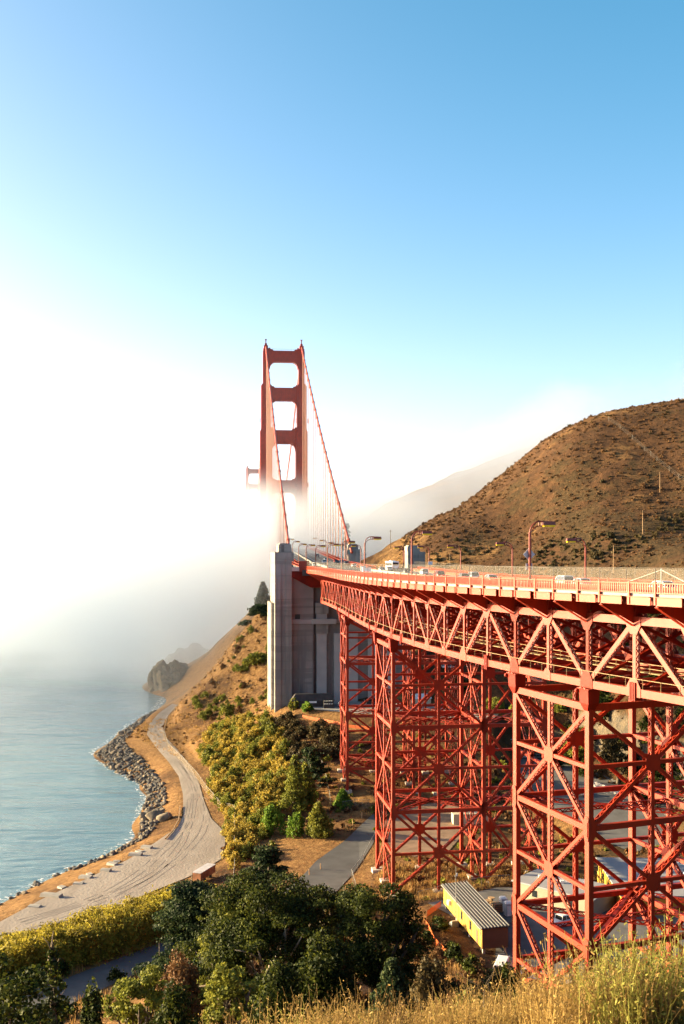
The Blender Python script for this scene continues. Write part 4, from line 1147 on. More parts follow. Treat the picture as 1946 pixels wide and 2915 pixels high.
def vehicle(kind, colour, pos, rz, label, group):
    key = (kind, colour)
    if key not in _cars:
        o = empty({'sedan': 'car', 'suv': 'car', 'van': 'van', 'pickup': 'pickup_truck'}[kind], pos, 0)
        car_parts(kind, PAINTS[colour], o); _cars[key] = o
    else: o = copy_tree(_cars[key])
    o.location = pos; o.rotation_euler = (0, 0, rz)
    return tag(o, label, {'sedan': 'car', 'suv': 'car', 'van': 'van', 'pickup': 'pickup truck'}[kind], group)
gT = 'vehicles driving over the bridge'
VIA = [('suv', 'white', 1601, 22.6, 'white estate car over the near railing, beside the diamond sign post'),
       ('sedan', 'silver', 1652, 22.6, 'silver car roof just above the near railing, right of the white estate car'),
       ('sedan', 'white', 1893, 16.0, 'white car roof behind the railing at the right edge of the picture'),
       ('sedan', 'silver', 1395, 22.6, 'silver car low behind the railing between the two nearest sea side lamps'),
       ('suv', 'silver', 1345, 26.6, 'silver estate car under the second hill side lamp, near the white box'),
       ('sedan', 'grey', 1318, 22.6, 'grey car low behind the railing beside a hill side lamp post'),
       ('suv', 'red', 1250, 22.6, 'dark red car with pale roof in the middle of the viaduct'),
       ('suv', 'white', 1207, 26.6, 'white car in front of the white sign on the viaduct'),
       ('suv', 'grey', 1157, 22.6, 'grey estate car just behind the second sea side lamp post'),
       ('sedan', 'white', 1107, 26.6, 'white car following just behind the bus'),
       ('sedan', 'silver', 1086, 22.6, 'silver car beside the rear wheels of the bus')]
for kind, colr, px, off, lab in VIA:
    i = find_i(px, off); vehicle(kind, colr, cv(i, off, zdeck(i, off)-0.08), math.pi/2-hd(i) if off > 19.2 else -math.pi/2-hd(i), lab, gT)
SUSV = [('sedan', 'white', -395, 6.0, 'white car coming towards the camera beside the pylon'),
        ('suv', 'white', -350, -1.6, 'white car beyond the anchorage close to the median'),
        ('sedan', 'silver', -318, -5.2, 'silver car in the queue on the suspended road, behind the dark red one'),
        ('sedan', 'red', -335, -8.2, 'dark red car in the right-hand queue on the suspended road'),
        ('suv', 'black', -372, -5.2, 'black car in the queue where the suspended road begins'),
        ('suv', 'grey', -376, -8.7, 'dark grey car in the outer lane where the suspended road begins'),
        ('sedan', 'white', -408, -8.2, 'white car with wide rear window just past the end of the viaduct'),
        ('suv', 'white', -352, -8.9, 'white car ahead of the dark grey one in the outer lane'),
        ('sedan', 'grey', -270, -4.8, 'grey car half lost in fog on the suspended road'),
        ('sedan', 'silver', -232, -1.6, 'silver car farther off in fog beside the median'),
        ('suv', 'white', -205, 6.0, 'white car farthest off in fog coming towards the camera')]
for kind, colr, t, e, lab in SUSV:
    vehicle(kind, colr, sb(t, e, dkz(t)+0.02), math.atan2(AX.y, AX.x)+(0 if e < 3 else math.pi), lab, gT)
# the bus
def bus(pos, rz, label):
    r = empty('bus', pos, 0)
    m = MB(); w = 1.27
    ring = lambda s, z1: [(-w*s, 0.35), (w*s, 0.35), (w*s, 2.7), (w*s*0.93, z1-0.05), (w*s*0.75, z1), (-w*s*0.75, z1), (-w*s*0.93, z1-0.05), (-w*s, 2.7)]
    loft(m, [(-6.0, ring(0.97, 3.0)), (-5.85, ring(1.0, 3.15)), (5.7, ring(1.0, 3.15)), (6.0, ring(0.95, 2.9))]); m.build('body', PAINTS['white'], r, world=False)
    m = MB(); m.box((-6.005, 0, 2.25), 0.06, 2.0, 0.95); m.build('rear_window', GLASS, r, world=False)
    m = MB(); m.box((6.0, 0, 1.9), 0.06, 2.1, 1.5); m.build('windscreen', GLASS, r, world=False)
    for sy in (-1, 1):
        for k in range(6):
            m = MB(); m.box((-4.7+k*1.85, sy*1.272, 2.05), 1.6, 0.03, 0.95); m.build('side_window', GLASS, r, world=False)
        m = MB(); m.box((-6.02, sy*1.0, 0.95), 0.06, 0.22, 0.5); m.build('tail_light', TAIL, r, world=False)
        for x in (-3.6, 3.9):
            m = MB(); m.tube([(x, sy*1.05, 0.48), (x, sy*1.29, 0.48)], 0.48, 12); m.build('wheel', TYRE, r, world=False)
    m = MB(); m.box((-6.0, 0, 0.55), 0.12, 2.3, 0.3); m.build('bumper', DARK, r, world=False)
    m = MB(); m.box((-0.5, 0, 3.25), 3.0, 1.6, 0.22); m.build('roof_unit', WHITE, r, world=False)
    r.location = pos; r.rotation_euler = (0, 0, rz)
    return tag(r, label, 'bus', gT)
i = find_i(1085, 31.0); bus(cv(i, 31.0, zdeck(i, 31.0)-0.08), math.pi/2-hd(i), 'white coach seen from behind near the far end of the viaduct')
# white electrical cabinets behind the near railing
for k, (px, w, h_) in enumerate(((1032, 1.0, 2.2), (1043, 1.8, 1.9))):
    i = find_i(px, 2.3); p = cv(i, 2.3, zdeck(i))
    r = empty('utility_cabinet', p, 0, ('narrow' if k == 0 else 'wide')+' white cabinet standing behind the near railing before the pylon', 'cabinet')
    m = MB(); m.box((p.x, p.y, p.z+h_/2), w, 0.8, h_, -hd(i)); m.build('case', WHITE, r)
    m = MB(); m.box((p.x, p.y, p.z+h_+0.04), w+0.12, 0.92, 0.08, -hd(i)); m.build('lid', WHITE, r)
    m = MB(); m.box((p.x+0.15, p.y-0.41, p.z+h_*0.5), 0.06, 0.04, 0.25, -hd(i)); m.build('handle', DARK, r)
# ---------------------------------------------------------------- buildings and things under the viaduct
def on_ground(px, py, d0, d1=900):
    """where the sight line through a photo pixel meets the terrain"""
    for d in np.arange(d0, d1, 1.0):
        v = atd(px, py, float(d))
        if v.z <= ground(v.x, v.y): return v
    return atd(px, py, d0)
YELLOW = mat('yellow_siding', (0.46, 0.25, 0.030), 0.7, 0.06, 0.5)
BROWNW = mat('brown_siding', (0.16, 0.075, 0.04), 0.8, 0.1, 0.5)
ROOFM = mat('ribbed_metal_roof', (0.07, 0.07, 0.078), 0.5, 0.15, 0.6, metal=0.3)
RIBM = mat('roof_rib', (0.20, 0.20, 0.20), 0.5, metal=0.2)
FLATR = mat('flat_roof_membrane', (0.27, 0.27, 0.30), 0.85, 0.12, 0.2)
def frame(o, d):
    """local frame: origin o, x axis along d (plan), returns P(u, v, z)"""
    d = Vector((d[0], d[1], 0)).normalized(); n = Vector((-d.y, d.x, 0)); o = Vector((o[0], o[1], 0))
    return lambda u, v, z: o + d*u + n*v + Vector((0, 0, z))
def lbox(m, P, u0, u1, v0, v1, z0, z1, mi=0):
    m.hexa([P(u0,v0,z0), P(u1,v0,z0), P(u1,v1,z0), P(u0,v1,z0), P(u0,v0,z1), P(u1,v0,z1), P(u1,v1,z1), P(u0,v1,z1)], mi)
# portable yellow site office: long side from the far left corner to the near corner
A = at(1262, 2580, 9.6); B = at(1372, 2712, 9.6)
dv = Vector((B[0]-A[0], B[1]-A[1], 0)); LB = dv.length; P = frame(A, dv); WB = 4.4
z0 = 9.9; zt = 13.4
r = empty('site_office', P(0, 0, z0), 0, 'long yellow portable office with dark ribbed metal roof beside the nearest trestle tower', 'building')
m = MB(); lbox(m, P, 0, LB, 0, WB, z0+0.3, zt); m.build('wall', YELLOW, r)
m = MB(); lbox(m, P, LB-0.02, LB+0.06, 0.0, WB, z0+0.3, zt); m.build('end_wall', BROWNW, r)
m = MB(); m.hexa([P(-0.3,-0.3,zt+0.02), P(LB+0.3,-0.3,zt+0.02), P(LB+0.3,WB+0.3,zt+0.22), P(-0.3,WB+0.3,zt+0.22), P(-0.3,-0.3,zt+0.2), P(LB+0.3,-0.3,zt+0.2), P(LB+0.3,WB+0.3,zt+0.4), P(-0.3,WB+0.3,zt+0.4)]); rf = m.build('roof', ROOFM, r)
for k in range(9):
    v = -0.1+k*(WB+0.2)/8
    m = MB(); m.bar(P(-0.3, v, zt+0.26+0.2*v/WB), P(LB+0.3, v, zt+0.26+0.2*v/WB), 0.14, 0.10); m.build('rib', RIBM, rf)
for u in (LB*0.48, LB*0.70):
    m = MB(); lbox(m, P, u, u+1.0, -0.05, 0.03, z0+1.3, z0+2.7); w_ = m.build('window', GLASS, r)
    m = MB(); lbox(m, P, u-0.1, u+1.1, -0.08, 0.02, z0+1.18, z0+1.3); m.build('sill', BROWNW, w_)
m = MB()
for u in (0.5, LB*0.33, LB*0.66, LB-0.5):
    for v in (0.4, WB-0.4): lbox(m, P, u-0.2, u+0.2, v-0.2, v+0.2, z0-1.2, z0+0.3)
m.build('footing', PED, r)
m = MB()
for k in range(6): lbox(m, P, LB*0.35+k*0.32, LB*0.35+k*0.32+0.32, -1.3, -0.1, z0-0.6, z0-0.4+k*0.17)
m.build('steps', STEEL, r)
m = MB(); lbox(m, P, LB*0.86, LB*0.86+1.0, -0.05, 0.03, z0+0.35, z0+2.5); d_ = m.build('door', BROWNW, r)
m = MB(); lbox(m, P, LB*0.86+0.8, LB*0.86+0.92, -0.10, -0.05, z0+1.3, z0+1.45); m.build('handle', STEEL, d_)
m = MB(); m.bar(P(-0.3, -0.36, zt+0.05), P(LB+0.3, -0.36, zt+0.05), 0.12, 0.12); m.bar(P(LB+0.1, -0.34, zt), P(LB+0.1, -0.2, z0+0.2), 0.10, 0.10); m.build('gutter', STEEL, r)
m = MB(); lbox(m, P, LB*0.18, LB*0.18+0.9, -0.55, 0.02, z0+1.5, z0+2.3); m.build('air_conditioner', WHITE, r)
m = MB()
for k in range(13): m.bar(P(LB*k/12, -0.012, z0+0.35), P(LB*k/12, -0.012, zt-0.05), 0.05, 0.03)
m.build('wall_batten', mat('yellow_batten', (0.36, 0.19, 0.025), 0.7), r)
# antenna mast by the office
p = P(LB*0.42, -0.5, 0); p.z = ground(p.x, p.y)
r2 = empty('antenna_mast', p, 0, 'thin grey antenna mast rising in front of the yellow office wall', 'mast')
m = MB(); m.tube([p, p+Vector((0,0,10.5))], [0.07, 0.04], 6); m.build('pole', STEEL, r2)
m = MB(); m.bar(p+Vector((-0.3,0,8.8)), p+Vector((0.3,0,8.8)), 0.06, 0.06); m.box((p.x+0.15, p.y, p.z+9.1), 0.25, 0.2, 0.4); m.build('antenna', WHITE, r2)
def flat_building(name, corner_px, d_px, zf, zr, wid, wall, label, extra=0):
    A = at(corner_px[0], corner_px[1], zr); B = at(d_px[0], d_px[1], zr)
    dv = Vector((B[0]-A[0], B[1]-A[1], 0)); L = dv.length; P = frame(A, dv)
    r = empty(name, P(0,0,zf), 0, label, 'building')
    m = MB(); lbox(m, P, 0.25, L-0.25, 0.25, wid-0.25, zf-1.5, zr-0.25); m.build('wall', wall, r)
    m = MB(); lbox(m, P, 0, L, 0, wid, zr-0.25, zr); m.build('roof', FLATR, r)
    for k in range(3):
        m = MB(); c_ = P(L*(0.2+0.27*k), wid*0.5, zr+0.25); m.box(c_, 0.7, 0.7, 0.5); m.build('roof_vent', WHITE, r)
    for k in range(4):
        u = 0.6+k*(L-2)/4
        m = MB(); lbox(m, P, u, u+1.0, 0.18, 0.24, zf+1.2, zf+2.4); m.build('window', GLASS, r)
    return r, P, L
flat_building('workshop', (1455, 2505), (1690, 2562), 9.2, 12.6, 9.5, mat('cream_wall', (0.30, 0.25, 0.19), 0.8, 0.06, 0.4), 'cream workshop with a flat pale roof behind the left leg of the nearest trestle tower')
flat_building('long_workshop', (1695, 2440), (1765, 2548), 9.2, 12.9, 30, YELLOW, 'long yellow workshop with wide grey flat roof seen through the trestle legs')
# portable toilets
GREYP = mat('grey_plastic', (0.38, 0.38, 0.42), 0.5)
for k, (px, py) in enumerate(((1432, 2592), (1446, 2606))):
    x, y = at(px, py, 9.3)
    r = empty('portable_toilet', (x, y, 9.3), 0, 'grey portable toilet with white roof, %s of the pair by the workshop' % ('farther' if k == 0 else 'nearer'), 'toilet', 'portable toilets')
    m = MB(); m.box((x, y, 10.45), 1.2, 1.2, 2.2, 0.3); m.build('cabin', GREYP, r)
    m = MB(); m.hexa([(x-0.65,y-0.65,11.55), (x+0.65,y-0.65,11.55), (x+0.65,y+0.65,11.55), (x-0.65,y+0.65,11.55), (x-0.4,y-0.4,11.85), (x+0.4,y-0.4,11.85), (x+0.4,y+0.4,11.85), (x-0.4,y+0.4,11.85)]); m.build('roof', WHITE, r)
    m = MB(); m.box((x+0.1, y-0.66, 10.3), 0.8, 0.05, 1.8, 0.3); m.build('door', WHITE, r)
# cable reels and crates on the yard
WOOD = mat('weathered_wood', (0.30, 0.19, 0.10), 0.85, 0.25, 1.5)
for k, (px, py, rad) in enumerate(((1388, 2578, 0.75), (1398, 2570, 0.65), (1405, 2585, 0.6), (1393, 2600, 0.9))):
    x, y = at(px, py, 9.3); z = ground(x, y)+0.1
    r = empty('cable_reel', (x, y, z), 0, 'wooden cable reel lying on the yard, %s one from the yellow office' % ORD[k], 'cable reel', 'cable reels on the yard')
    for zz in (0.05, 0.95):
        m = MB(); m.tube([(x,y,z+zz-0.05), (x,y,z+zz+0.05)], rad, 14); m.build('flange', WOOD, r)
    m = MB(); m.tube([(x,y,z), (x,y,z+0.95)], rad*0.5, 10); m.build('drum', WOOD, r)
for k, (px, py) in enumerate(((1416, 2596), (1470, 2628))):
    x, y = at(px, py, 9.3); z = ground(x, y)+0.1
    r = empty('crate', (x, y, z), 0.2, 'slatted dark crate %s' % ('left of the portable toilets' if k == 0 else 'below the toilets next to the trestle leg'), 'crate')
    for q in range(5):
        m = MB(); m.box((x, y, z+0.2+q*0.32), 1.5, 1.3, 0.22, 0.2); m.build('slat', WOOD, r)
    m = MB(); m.box((x, y, z+0.8), 1.35, 1.15, 1.5, 0.2); m.build('body', DARK, r)
# parked vehicles in the yard and lots
def park(kind, colr, px, py, zg, rz, label):
    x, y = at(px, py, zg); vehicle(kind, colr, (x, y, ground(x, y)+0.12), rz, label, 'parked vehicles below the viaduct')
park('van', 'white', 1430, 2800, 13.2, 1.25, 'white van parked below the bare bush beside the nearest trestle tower')
park('pickup', 'white', 1503, 2806, 13.6, 1.65, 'white pickup parked between the legs of the nearest trestle tower')
park('pickup', 'white', 1598, 2632, 9.3, 0.6, 'white pickup behind the centre post of the nearest trestle tower')
park('van', 'white', 1404, 2122, 9.0, -0.5, 'white van on the sloping lane above the parking lot')
park('suv', 'white', 1466, 2150, 9.0, 0.3, 'white car at the far edge of the parking lot')
park('sedan', 'silver', 1496, 2155, 9.0, 0.3, 'silver car second from the left edge of the parking lot')
park('sedan', 'grey', 1534, 2156, 9.0, 0.4, 'dark car at the right end of the parking lot row')
park('sedan', 'white', 1658, 2268, 7.5, 1.2, 'white car parked beside the low wall, seen through the trestle')
park('suv', 'white', 1275, 2050, 12.0, 0.2, 'white car glimpsed through the middle trestle tower')
park('pickup', 'white', 1135, 2018, 20.3, 1.4, 'white pickup beside the tent under the viaduct')
park('suv', 'black', 1050, 2004, 20.3, 0.4, 'black car parked in front of the anchorage wall')
park('suv', 'grey', 975, 2012, 20.3, 1.2, 'dark grey car next to the black shed')
# black shed in front of the anchorage
BLACKS = mat('black_tarp', (0.035, 0.030, 0.030), 0.7, 0.3, 0.6, 0.3, 2.0)
x0, y0 = at(832, 2010, 20.4)[0], 367.5; x1, y1 = at(960, 2012, 20.4)[0], 369.0
P = frame((x0, y0-2), (x1-x0, y1-y0)); L = math.hypot(x1-x0, y1-y0)
g0 = 20.35
r = empty('black_shed', P(0,0,g0), 0, 'long low black tarpaulin shed at the foot of the concrete wall', 'shed')
m = MB(); lbox(m, P, 0, L*0.92, 0, 5, g0, g0+2.2); m.build('wall', BLACKS, r)
m = MB(); m.hexa([P(-0.2,-0.2,g0+2.2), P(L*0.94,-0.2,g0+2.2), P(L*0.94,5.2,g0+2.2), P(-0.2,5.2,g0+2.2), P(1.2,1.8,g0+4.3), P(L*0.88,1.8,g0+4.3), P(L*0.88,3.2,g0+4.3), P(1.2,3.2,g0+4.3)]); m.build('roof', BLACKS, r)
m = MB(); lbox(m, P, L*0.30, L*0.54, -0.12, -0.05, g0+1.4, g0+2.05); m.build('white_banner', WHITE, r)
r = empty('equipment_rack', P(L*0.70, -2.2, g0), 0, 'black rack of equipment with white tops standing before the black shed', 'rack')
for k in range(2):
    m = MB(); lbox(m, P, L*0.68, L*0.90, -2.6-k*0.9, -1.9-k*0.9, g0+0.1, g0+2.3-k*0.9); m.build('cabinet', BLACKS, r)
    m = MB()
    for q in range(4): lbox(m, P, L*(0.69+0.05*q), L*(0.725+0.05*q), -2.55-k*0.9, -2.0-k*0.9, g0+2.3-k*0.9, g0+2.42-k*0.9)
    m.build('white_top', WHITE, r)
# tent below the viaduct
CANVAS = mat('white_canvas', (0.72, 0.72, 0.74), 0.7, 0.05, 1.0)
x, y = at(1205, 2010, 20.3); z = ground(x, y)
r = empty('tent', (x, y, z), 0.3, 'white ridge tent glimpsed through the middle trestle tower', 'tent')
P = frame((x-3, y), (1, 0.3))
m = MB(); lbox(m, P, 0, 6, 0, 4, z, z+2.4); m.build('wall', mat('cream_canvas', (0.60, 0.52, 0.38), 0.7), r)
m = MB(); m.prism([P(-0.3,-0.3,z+2.4), P(-0.3,4.3,z+2.4), P(-0.3,2,z+4.0)], P(1,0,0)-P(0,0,0), 6.6); m.build('roof', CANVAS, r)
# low pale wall beside the lot
pw = [at(1690, 2225, 9.5), at(1770, 2250, 9.5)]
r = MB(); a, b = pw; r.bar((a[0],a[1],ground(*a)+0.6), (b[0],b[1],ground(*b)+0.6), 0.4, 1.8)
tag(r.build('low_wall', CASTL), 'low pale concrete wall at the edge of the parking lot', 'wall')
# shipping container seen under the middle tower
x, y = at(1330, 2345, 6.5); z = ground(x, y)
r = empty('storage_container', (x, y, z), 0.1, 'cream storage container on the dirt under the middle trestle tower', 'container')
P = frame((x-3.5, y), (1, 0.12))
m = MB(); lbox(m, P, 0, 9, 0, 2.5, z, z+2.6); m.build('body', mat('cream_steel', (0.55, 0.47, 0.33), 0.6, 0.06, 0.6), r)
m = MB()
for k in range(22): lbox(m, P, 0.2+k*0.4, 0.36+k*0.4, -0.05, 0.0, z+0.1, z+2.5)
m.build('rib', mat('cream_steel_rib', (0.50, 0.42, 0.30), 0.6), r)

# ---------------------------------------------------------------- fences on the ground
def ground_fence(label, pts, hgt, step, chain, post=0.05, netting=None, wires=0):
    a = Vector((*pts[0], 0))
    r = empty('fence', (a.x, a.y, ground(a.x, a.y)), 0, label, 'fence')
    q = []
    for (xa, ya), (xb, yb) in zip(pts[:-1], pts[1:]):
        n = max(1, int(math.hypot(xb-xa, yb-ya)/step))
        q += [(xa+(xb-xa)*k/n, ya+(yb-ya)*k/n) for k in range(n)]
    q.append(pts[-1])
    G = [Vector((x, y, ground(x, y))) for x, y in q]
    U = Vector((0, 0, hgt))
    for g in G:
        m = MB(); m.tube([g-Vector((0,0,0.2)), g+U*1.05], post, 5); m.build('post', FPOST if netting is None else WOOD, r)
    if wires:
        for w_ in range(wires):
            m = MB()
            for a, b in zip(G[:-1], G[1:]): m.tube([a+U*((w_+0.6)/wires), b+U*((w_+0.6)/wires)], 0.03, 4)
            m.build('wire', FPOST, r)
        return r
    m = MB()
    for a, b in zip(G[:-1], G[1:]): m.quad(a, b, b+U, a+U)
    m.build('wire_mesh' if netting is None else 'netting', chain, r)
    if netting is None:
        m = MB()
        for a, b in zip(G[:-1], G[1:]): m.tube([a+U, b+U], 0.03, 4)
        m.build('top_rail', STEEL, r)
    return r
CHAIN_T = mesh_material('tan_chain_link', 0.30, (0.22, 0.16, 0.10))
ground_fence('tan chain link fence on the inland side of the beach road', [at(*a) for a in ((478,2050,4),(466,2090,4),(478,2130,4),(520,2170,4),(560,2215,4),(590,2260,4),(625,2300,4),(668,2315,4))], 2.2, 4, CHAIN_T)
ground_fence('chain link fence running from the beach road fence down to the trees', [at(*a) for a in ((668,2315,4),(666,2380,4),(668,2460,4.4),(664,2520,5))], 2.2, 4, CHAIN_T)
ground_fence('mesh fence along the paved road by the middle trestle tower', [at(*a) for a in ((1090,2330,6.5),(1070,2390,6),(1035,2450,5.5),(1000,2500,5.2),(1022,2560,8))], 2.0, 4, CHAIN2)
ground_fence('fence across the grass behind the yellow office', [at(*a) for a in ((1190,2560,8.5),(1270,2545,8.5),(1370,2530,8.5),(1450,2515,8.8))], 2.0, 4, CHAIN)
ground_fence('fence on the slope left of the farthest trestle tower', [at(*a) for a in ((908,2130,14),(915,2180,11),(930,2240,8),(940,2290,6.5))], 2.0, 4, CHAIN)
ground_fence('fence with a gate panel below the farthest trestle tower', [at(*a) for a in ((975,2300,6.5),(1010,2300,6.5),(1050,2305,6.5))], 2.4, 3, CHAIN)
NET = mesh_material('orange_netting', 0.8, (0.65, 0.13, 0.03))
ground_fence('orange plastic safety netting left of the yellow office', [at(*a) for a in ((1255,2585,9),(1215,2600,9.5),(1212,2635,10),(1245,2680,11),(1280,2720,12))], 1.1, 2, NET, 0.04, True)
ground_fence('orange safety netting along the edge of the upper lot', [at(*a) for a in ((860,2022,20.5),(915,2030,20.3),(990,2040,20.3),(1075,2046,20.3))], 1.0, 2.5, NET, 0.04, True)
ground_fence('wire fence climbing straight over the shoulder of the hill', [tuple(on_ground(*a, 300)[:2]) for a in ((1732,1200),(1765,1222),(1800,1252),(1835,1285),(1870,1318),(1905,1345),(1960,1380))], 2.2, 6, None, 0.09, None, 3)
# utility poles on the hill
for k, (px, py, d, h_) in enumerate(((1878, 1405, 375, 9), (1829, 1520, 330, 9), (1746, 1640, 300, 11), (1111, 1562, 470, 9), (1280, 1610, 400, 5))):
    v = on_ground(px, py, 290); z = v.z
    r = empty('utility_pole', (v.x, v.y, z), 0, 'slim pale utility pole %s' % ('high on the right of the hill', 'halfway up the hill', 'at the foot of the hill by a hill side lamp', 'on the low knoll beside the bus', 'short, near the steps under the hill')[k], 'pole')
    m = MB(); m.tube([(v.x,v.y,z-0.5), (v.x,v.y,z+h_)], [0.16, 0.11], 6); m.build('shaft', WOOD, r)
    m = MB(); m.bar((v.x-0.7,v.y,z+h_-0.6), (v.x+0.7,v.y,z+h_-0.6), 0.1, 0.12); m.build('crossarm', WOOD, r)

# ---------------------------------------------------------------- things on the beach road
# old wooden box trailer
x, y = at(572, 2508, 3.8); z = ground(x, y)+0.1
r = empty('box_trailer', (x, y, z), 0, 'rusty brown box trailer parked at the edge of the gravel lot', 'trailer')
RUST = mat('rusty_boards', (0.27, 0.11, 0.05), 0.8, 0.35, 0.8)
A = at(548, 2520, 3.8); B = at(590, 2494, 3.8); P = frame(A, (B[0]-A[0], B[1]-A[1])); LT = math.hypot(B[0]-A[0], B[1]-A[1])
m = MB(); lbox(m, P, 0, LT, -1.9, 0, z+0.7, z+2.3); m.build('body', RUST, r)
for k in range(12):
    m = MB(); lbox(m, P, 0.1+k*LT/12, 0.1+(k+0.82)*LT/12, -1.94, -1.90, z+0.75, z+2.25); m.build('plank', RUST, r)
m = MB(); lbox(m, P, -0.1, LT+0.1, -2.0, 0.1, z+2.3, z+2.42); m.build('roof', mat('grey_tin', (0.45, 0.42, 0.42), 0.6, 0.2, 0.7), r)
for u in (LT*0.3, LT*0.72):
    for v in (-1.7, -0.2):
        m = MB(); c_ = P(u, v, z+0.38); n_ = P(0,0.2,0)-P(0,0,0); m.tube([c_-n_, c_+n_], 0.38, 12); m.build('wheel', TYRE, r)
m = MB(); m.bar(P(LT, -1.2, z+0.8), P(LT+1.6, -1.2, z+0.5), 0.15, 0.15); m.build('drawbar', DARK, r)
# concrete blocks along the beach
for k, (px, py) in enumerate(((430,2418),(396,2432),(372,2446),(344,2458),(318,2470),(292,2484),(266,2496),(240,2510),(212,2522),(186,2536),(150,2556),(85,2590))):
    x, y = at(px, py, 3.0); z = ground(x, y)
    big = (1.0, 0.7, 1.15, 0.6, 0.95, 0.85, 0.55, 1.05, 0.8, 0.65, 1.7, 0.9)[k]; hb = (0.7, 0.45, 0.8, 0.4, 0.6, 0.75, 0.35, 0.6, 0.5, 0.4, 0.8, 0.5)[k]; ra = (0.1, -0.3, 0.25, 0.5, -0.1, 0.2, -0.5, 0.15, 0.4, -0.2, 0.1, 0.3)[k]; R_ = Matrix.Rotation(ra-0.35, 3, 'Z')
    x += (k % 3-1)*0.9; y += (k*7 % 5-2)*0.5
    m = MB(); m.hexa([Vector((x,y,z-0.15))+R_ @ Vector(q) for q in ((-1.5*big,-0.5,0),(1.3*big,-0.9,0),(1.5*big,0.5,0),(-1.3*big,0.8,0),(-1.35*big,-0.4,hb),(1.2*big,-0.8,hb*0.8),(1.35*big,0.4,hb*1.1),(-1.2*big,0.7,hb))])
    tag(m.build('concrete_block', CONC), 'pale concrete block on the sand edge, %s in the row from the road bend' % (ORD+['last'])[k], 'block', 'concrete blocks along the beach')
m = MB(); x, y = at(2, 2692, 5)
m.hexa([Vector((x,y,ground(x,y)-0.2))+Vector(q) for q in ((-2.4,-1.2,0),(1.4,-1.4,0),(1.6,1.2,0),(-2.2,1.4,0),(-1.6,-0.5,1.1),(0.8,-0.7,0.9),(0.6,0.5,1.0),(-1.4,0.6,1.2))])
tag(m.build('blue_tarp', mat('blue_tarpaulin', (0.03, 0.14, 0.5), 0.4)), 'bright blue tarpaulin heap at the left edge of the gravel', 'tarp')
# low wooden kerb rail along the seaward side of the bend
m = MB(); pts = [at(a, b, 3.3) for a, b in ((470,2395),(492,2370),(508,2340),(512,2300))]
for (xa, ya), (xb, yb) in zip(pts[:-1], pts[1:]): m.bar((xa,ya,ground(xa,ya)+0.35), (xb,yb,ground(xb,yb)+0.35), 0.25, 0.3)
tag(m.build('log_rail', WOOD), 'low log rail along the seaward side of the road bend', 'rail')
# bollards beside the paved road
for k, (px, py) in enumerate(((880,2478),(912,2462),(985,2362),(1004,2350),(1030,2332))):
    x, y = at(px, py, 6); z = ground(x, y); m = MB(); m.tube([(x,y,z-0.2), (x,y,z+1.3), (x,y,z+1.38)], [0.13, 0.12, 0.06], 8)
    tag(m.build('bollard', WOOD), 'short wooden marker post by the paved road, %s from the dark trees' % ORD[k], 'bollard', 'marker posts by the paved road')
# ---------------------------------------------------------------- rocks along the shore
def rock_mat(name, c1, c2):
    m = mat(name, c1, 0.9, 0.2, 0.6, 0.4, 2.0, spec=0.2, col2=c2); return m
ROCK = rock_mat('grey_rock', (0.15, 0.135, 0.12), (0.06, 0.056, 0.052))
ROCKT = rock_mat('tan_rock', (0.22, 0.175, 0.125), (0.10, 0.085, 0.068))
def ico(sub):
    bm = bmesh.new(); bmesh.ops.create_icosphere(bm, subdivisions=sub, radius=1.0)
    v = np.array([p.co[:] for p in bm.verts]); f = [[q.index for q in fc.verts] for fc in bm.faces]; bm.free(); return v, f
_i1 = ico(1); _i2 = ico(2)
def rock_shape(seed, base=_i2, flat=0.7, rough=0.35):
    v, f = base; o = Vector((seed*7.3, seed*3.1, seed*1.7)); out = []
    r = np.random.default_rng(seed); sc = np.array([1.0, r.uniform(0.6, 0.95), r.uniform(0.5, 0.8)*flat/0.7])
    planes = [(Vector(r.normal(size=3)).normalized(), r.uniform(0.55, 0.85)) for _ in range(7)]
    for p in v:
        q = Vector(p); q *= 1+rough*noise.noise(q*1.3+o)
        for n_, d_ in planes:
            e = q.dot(n_)-d_
            if e > 0: q -= n_*e*0.9
        out.append((q.x*sc[0], q.y*sc[1], q.z*sc[2]))
    return np.array(out), f
# zone between water line and bank top
RZ = poly_px([(437,2026),(388,2052),(357,2074),(312,2114),(270,2142),(312,2184),(375,2216),(402,2230),(420,2265),(402,2318),(394,2380),(330,2425),(250,2458),(200,2478),(230,2470),(330,2435),(415,2392),(452,2355),(470,2310),(474,2262),(450,2222),(415,2180),(372,2150),(350,2118),(382,2088),(412,2058),(445,2034)], 0.8)
xs = [p[0] for p in RZ]; ys = [p[1] for p in RZ]
pts = []
while len(pts) < 2900:
    x = rng.uniform(min(xs), max(xs), 400); y = rng.uniform(min(ys), max(ys), 400)
    ok = inside(x, y, RZ)
    pts += list(zip(x[ok], y[ok]))
pts = pts[:2900]
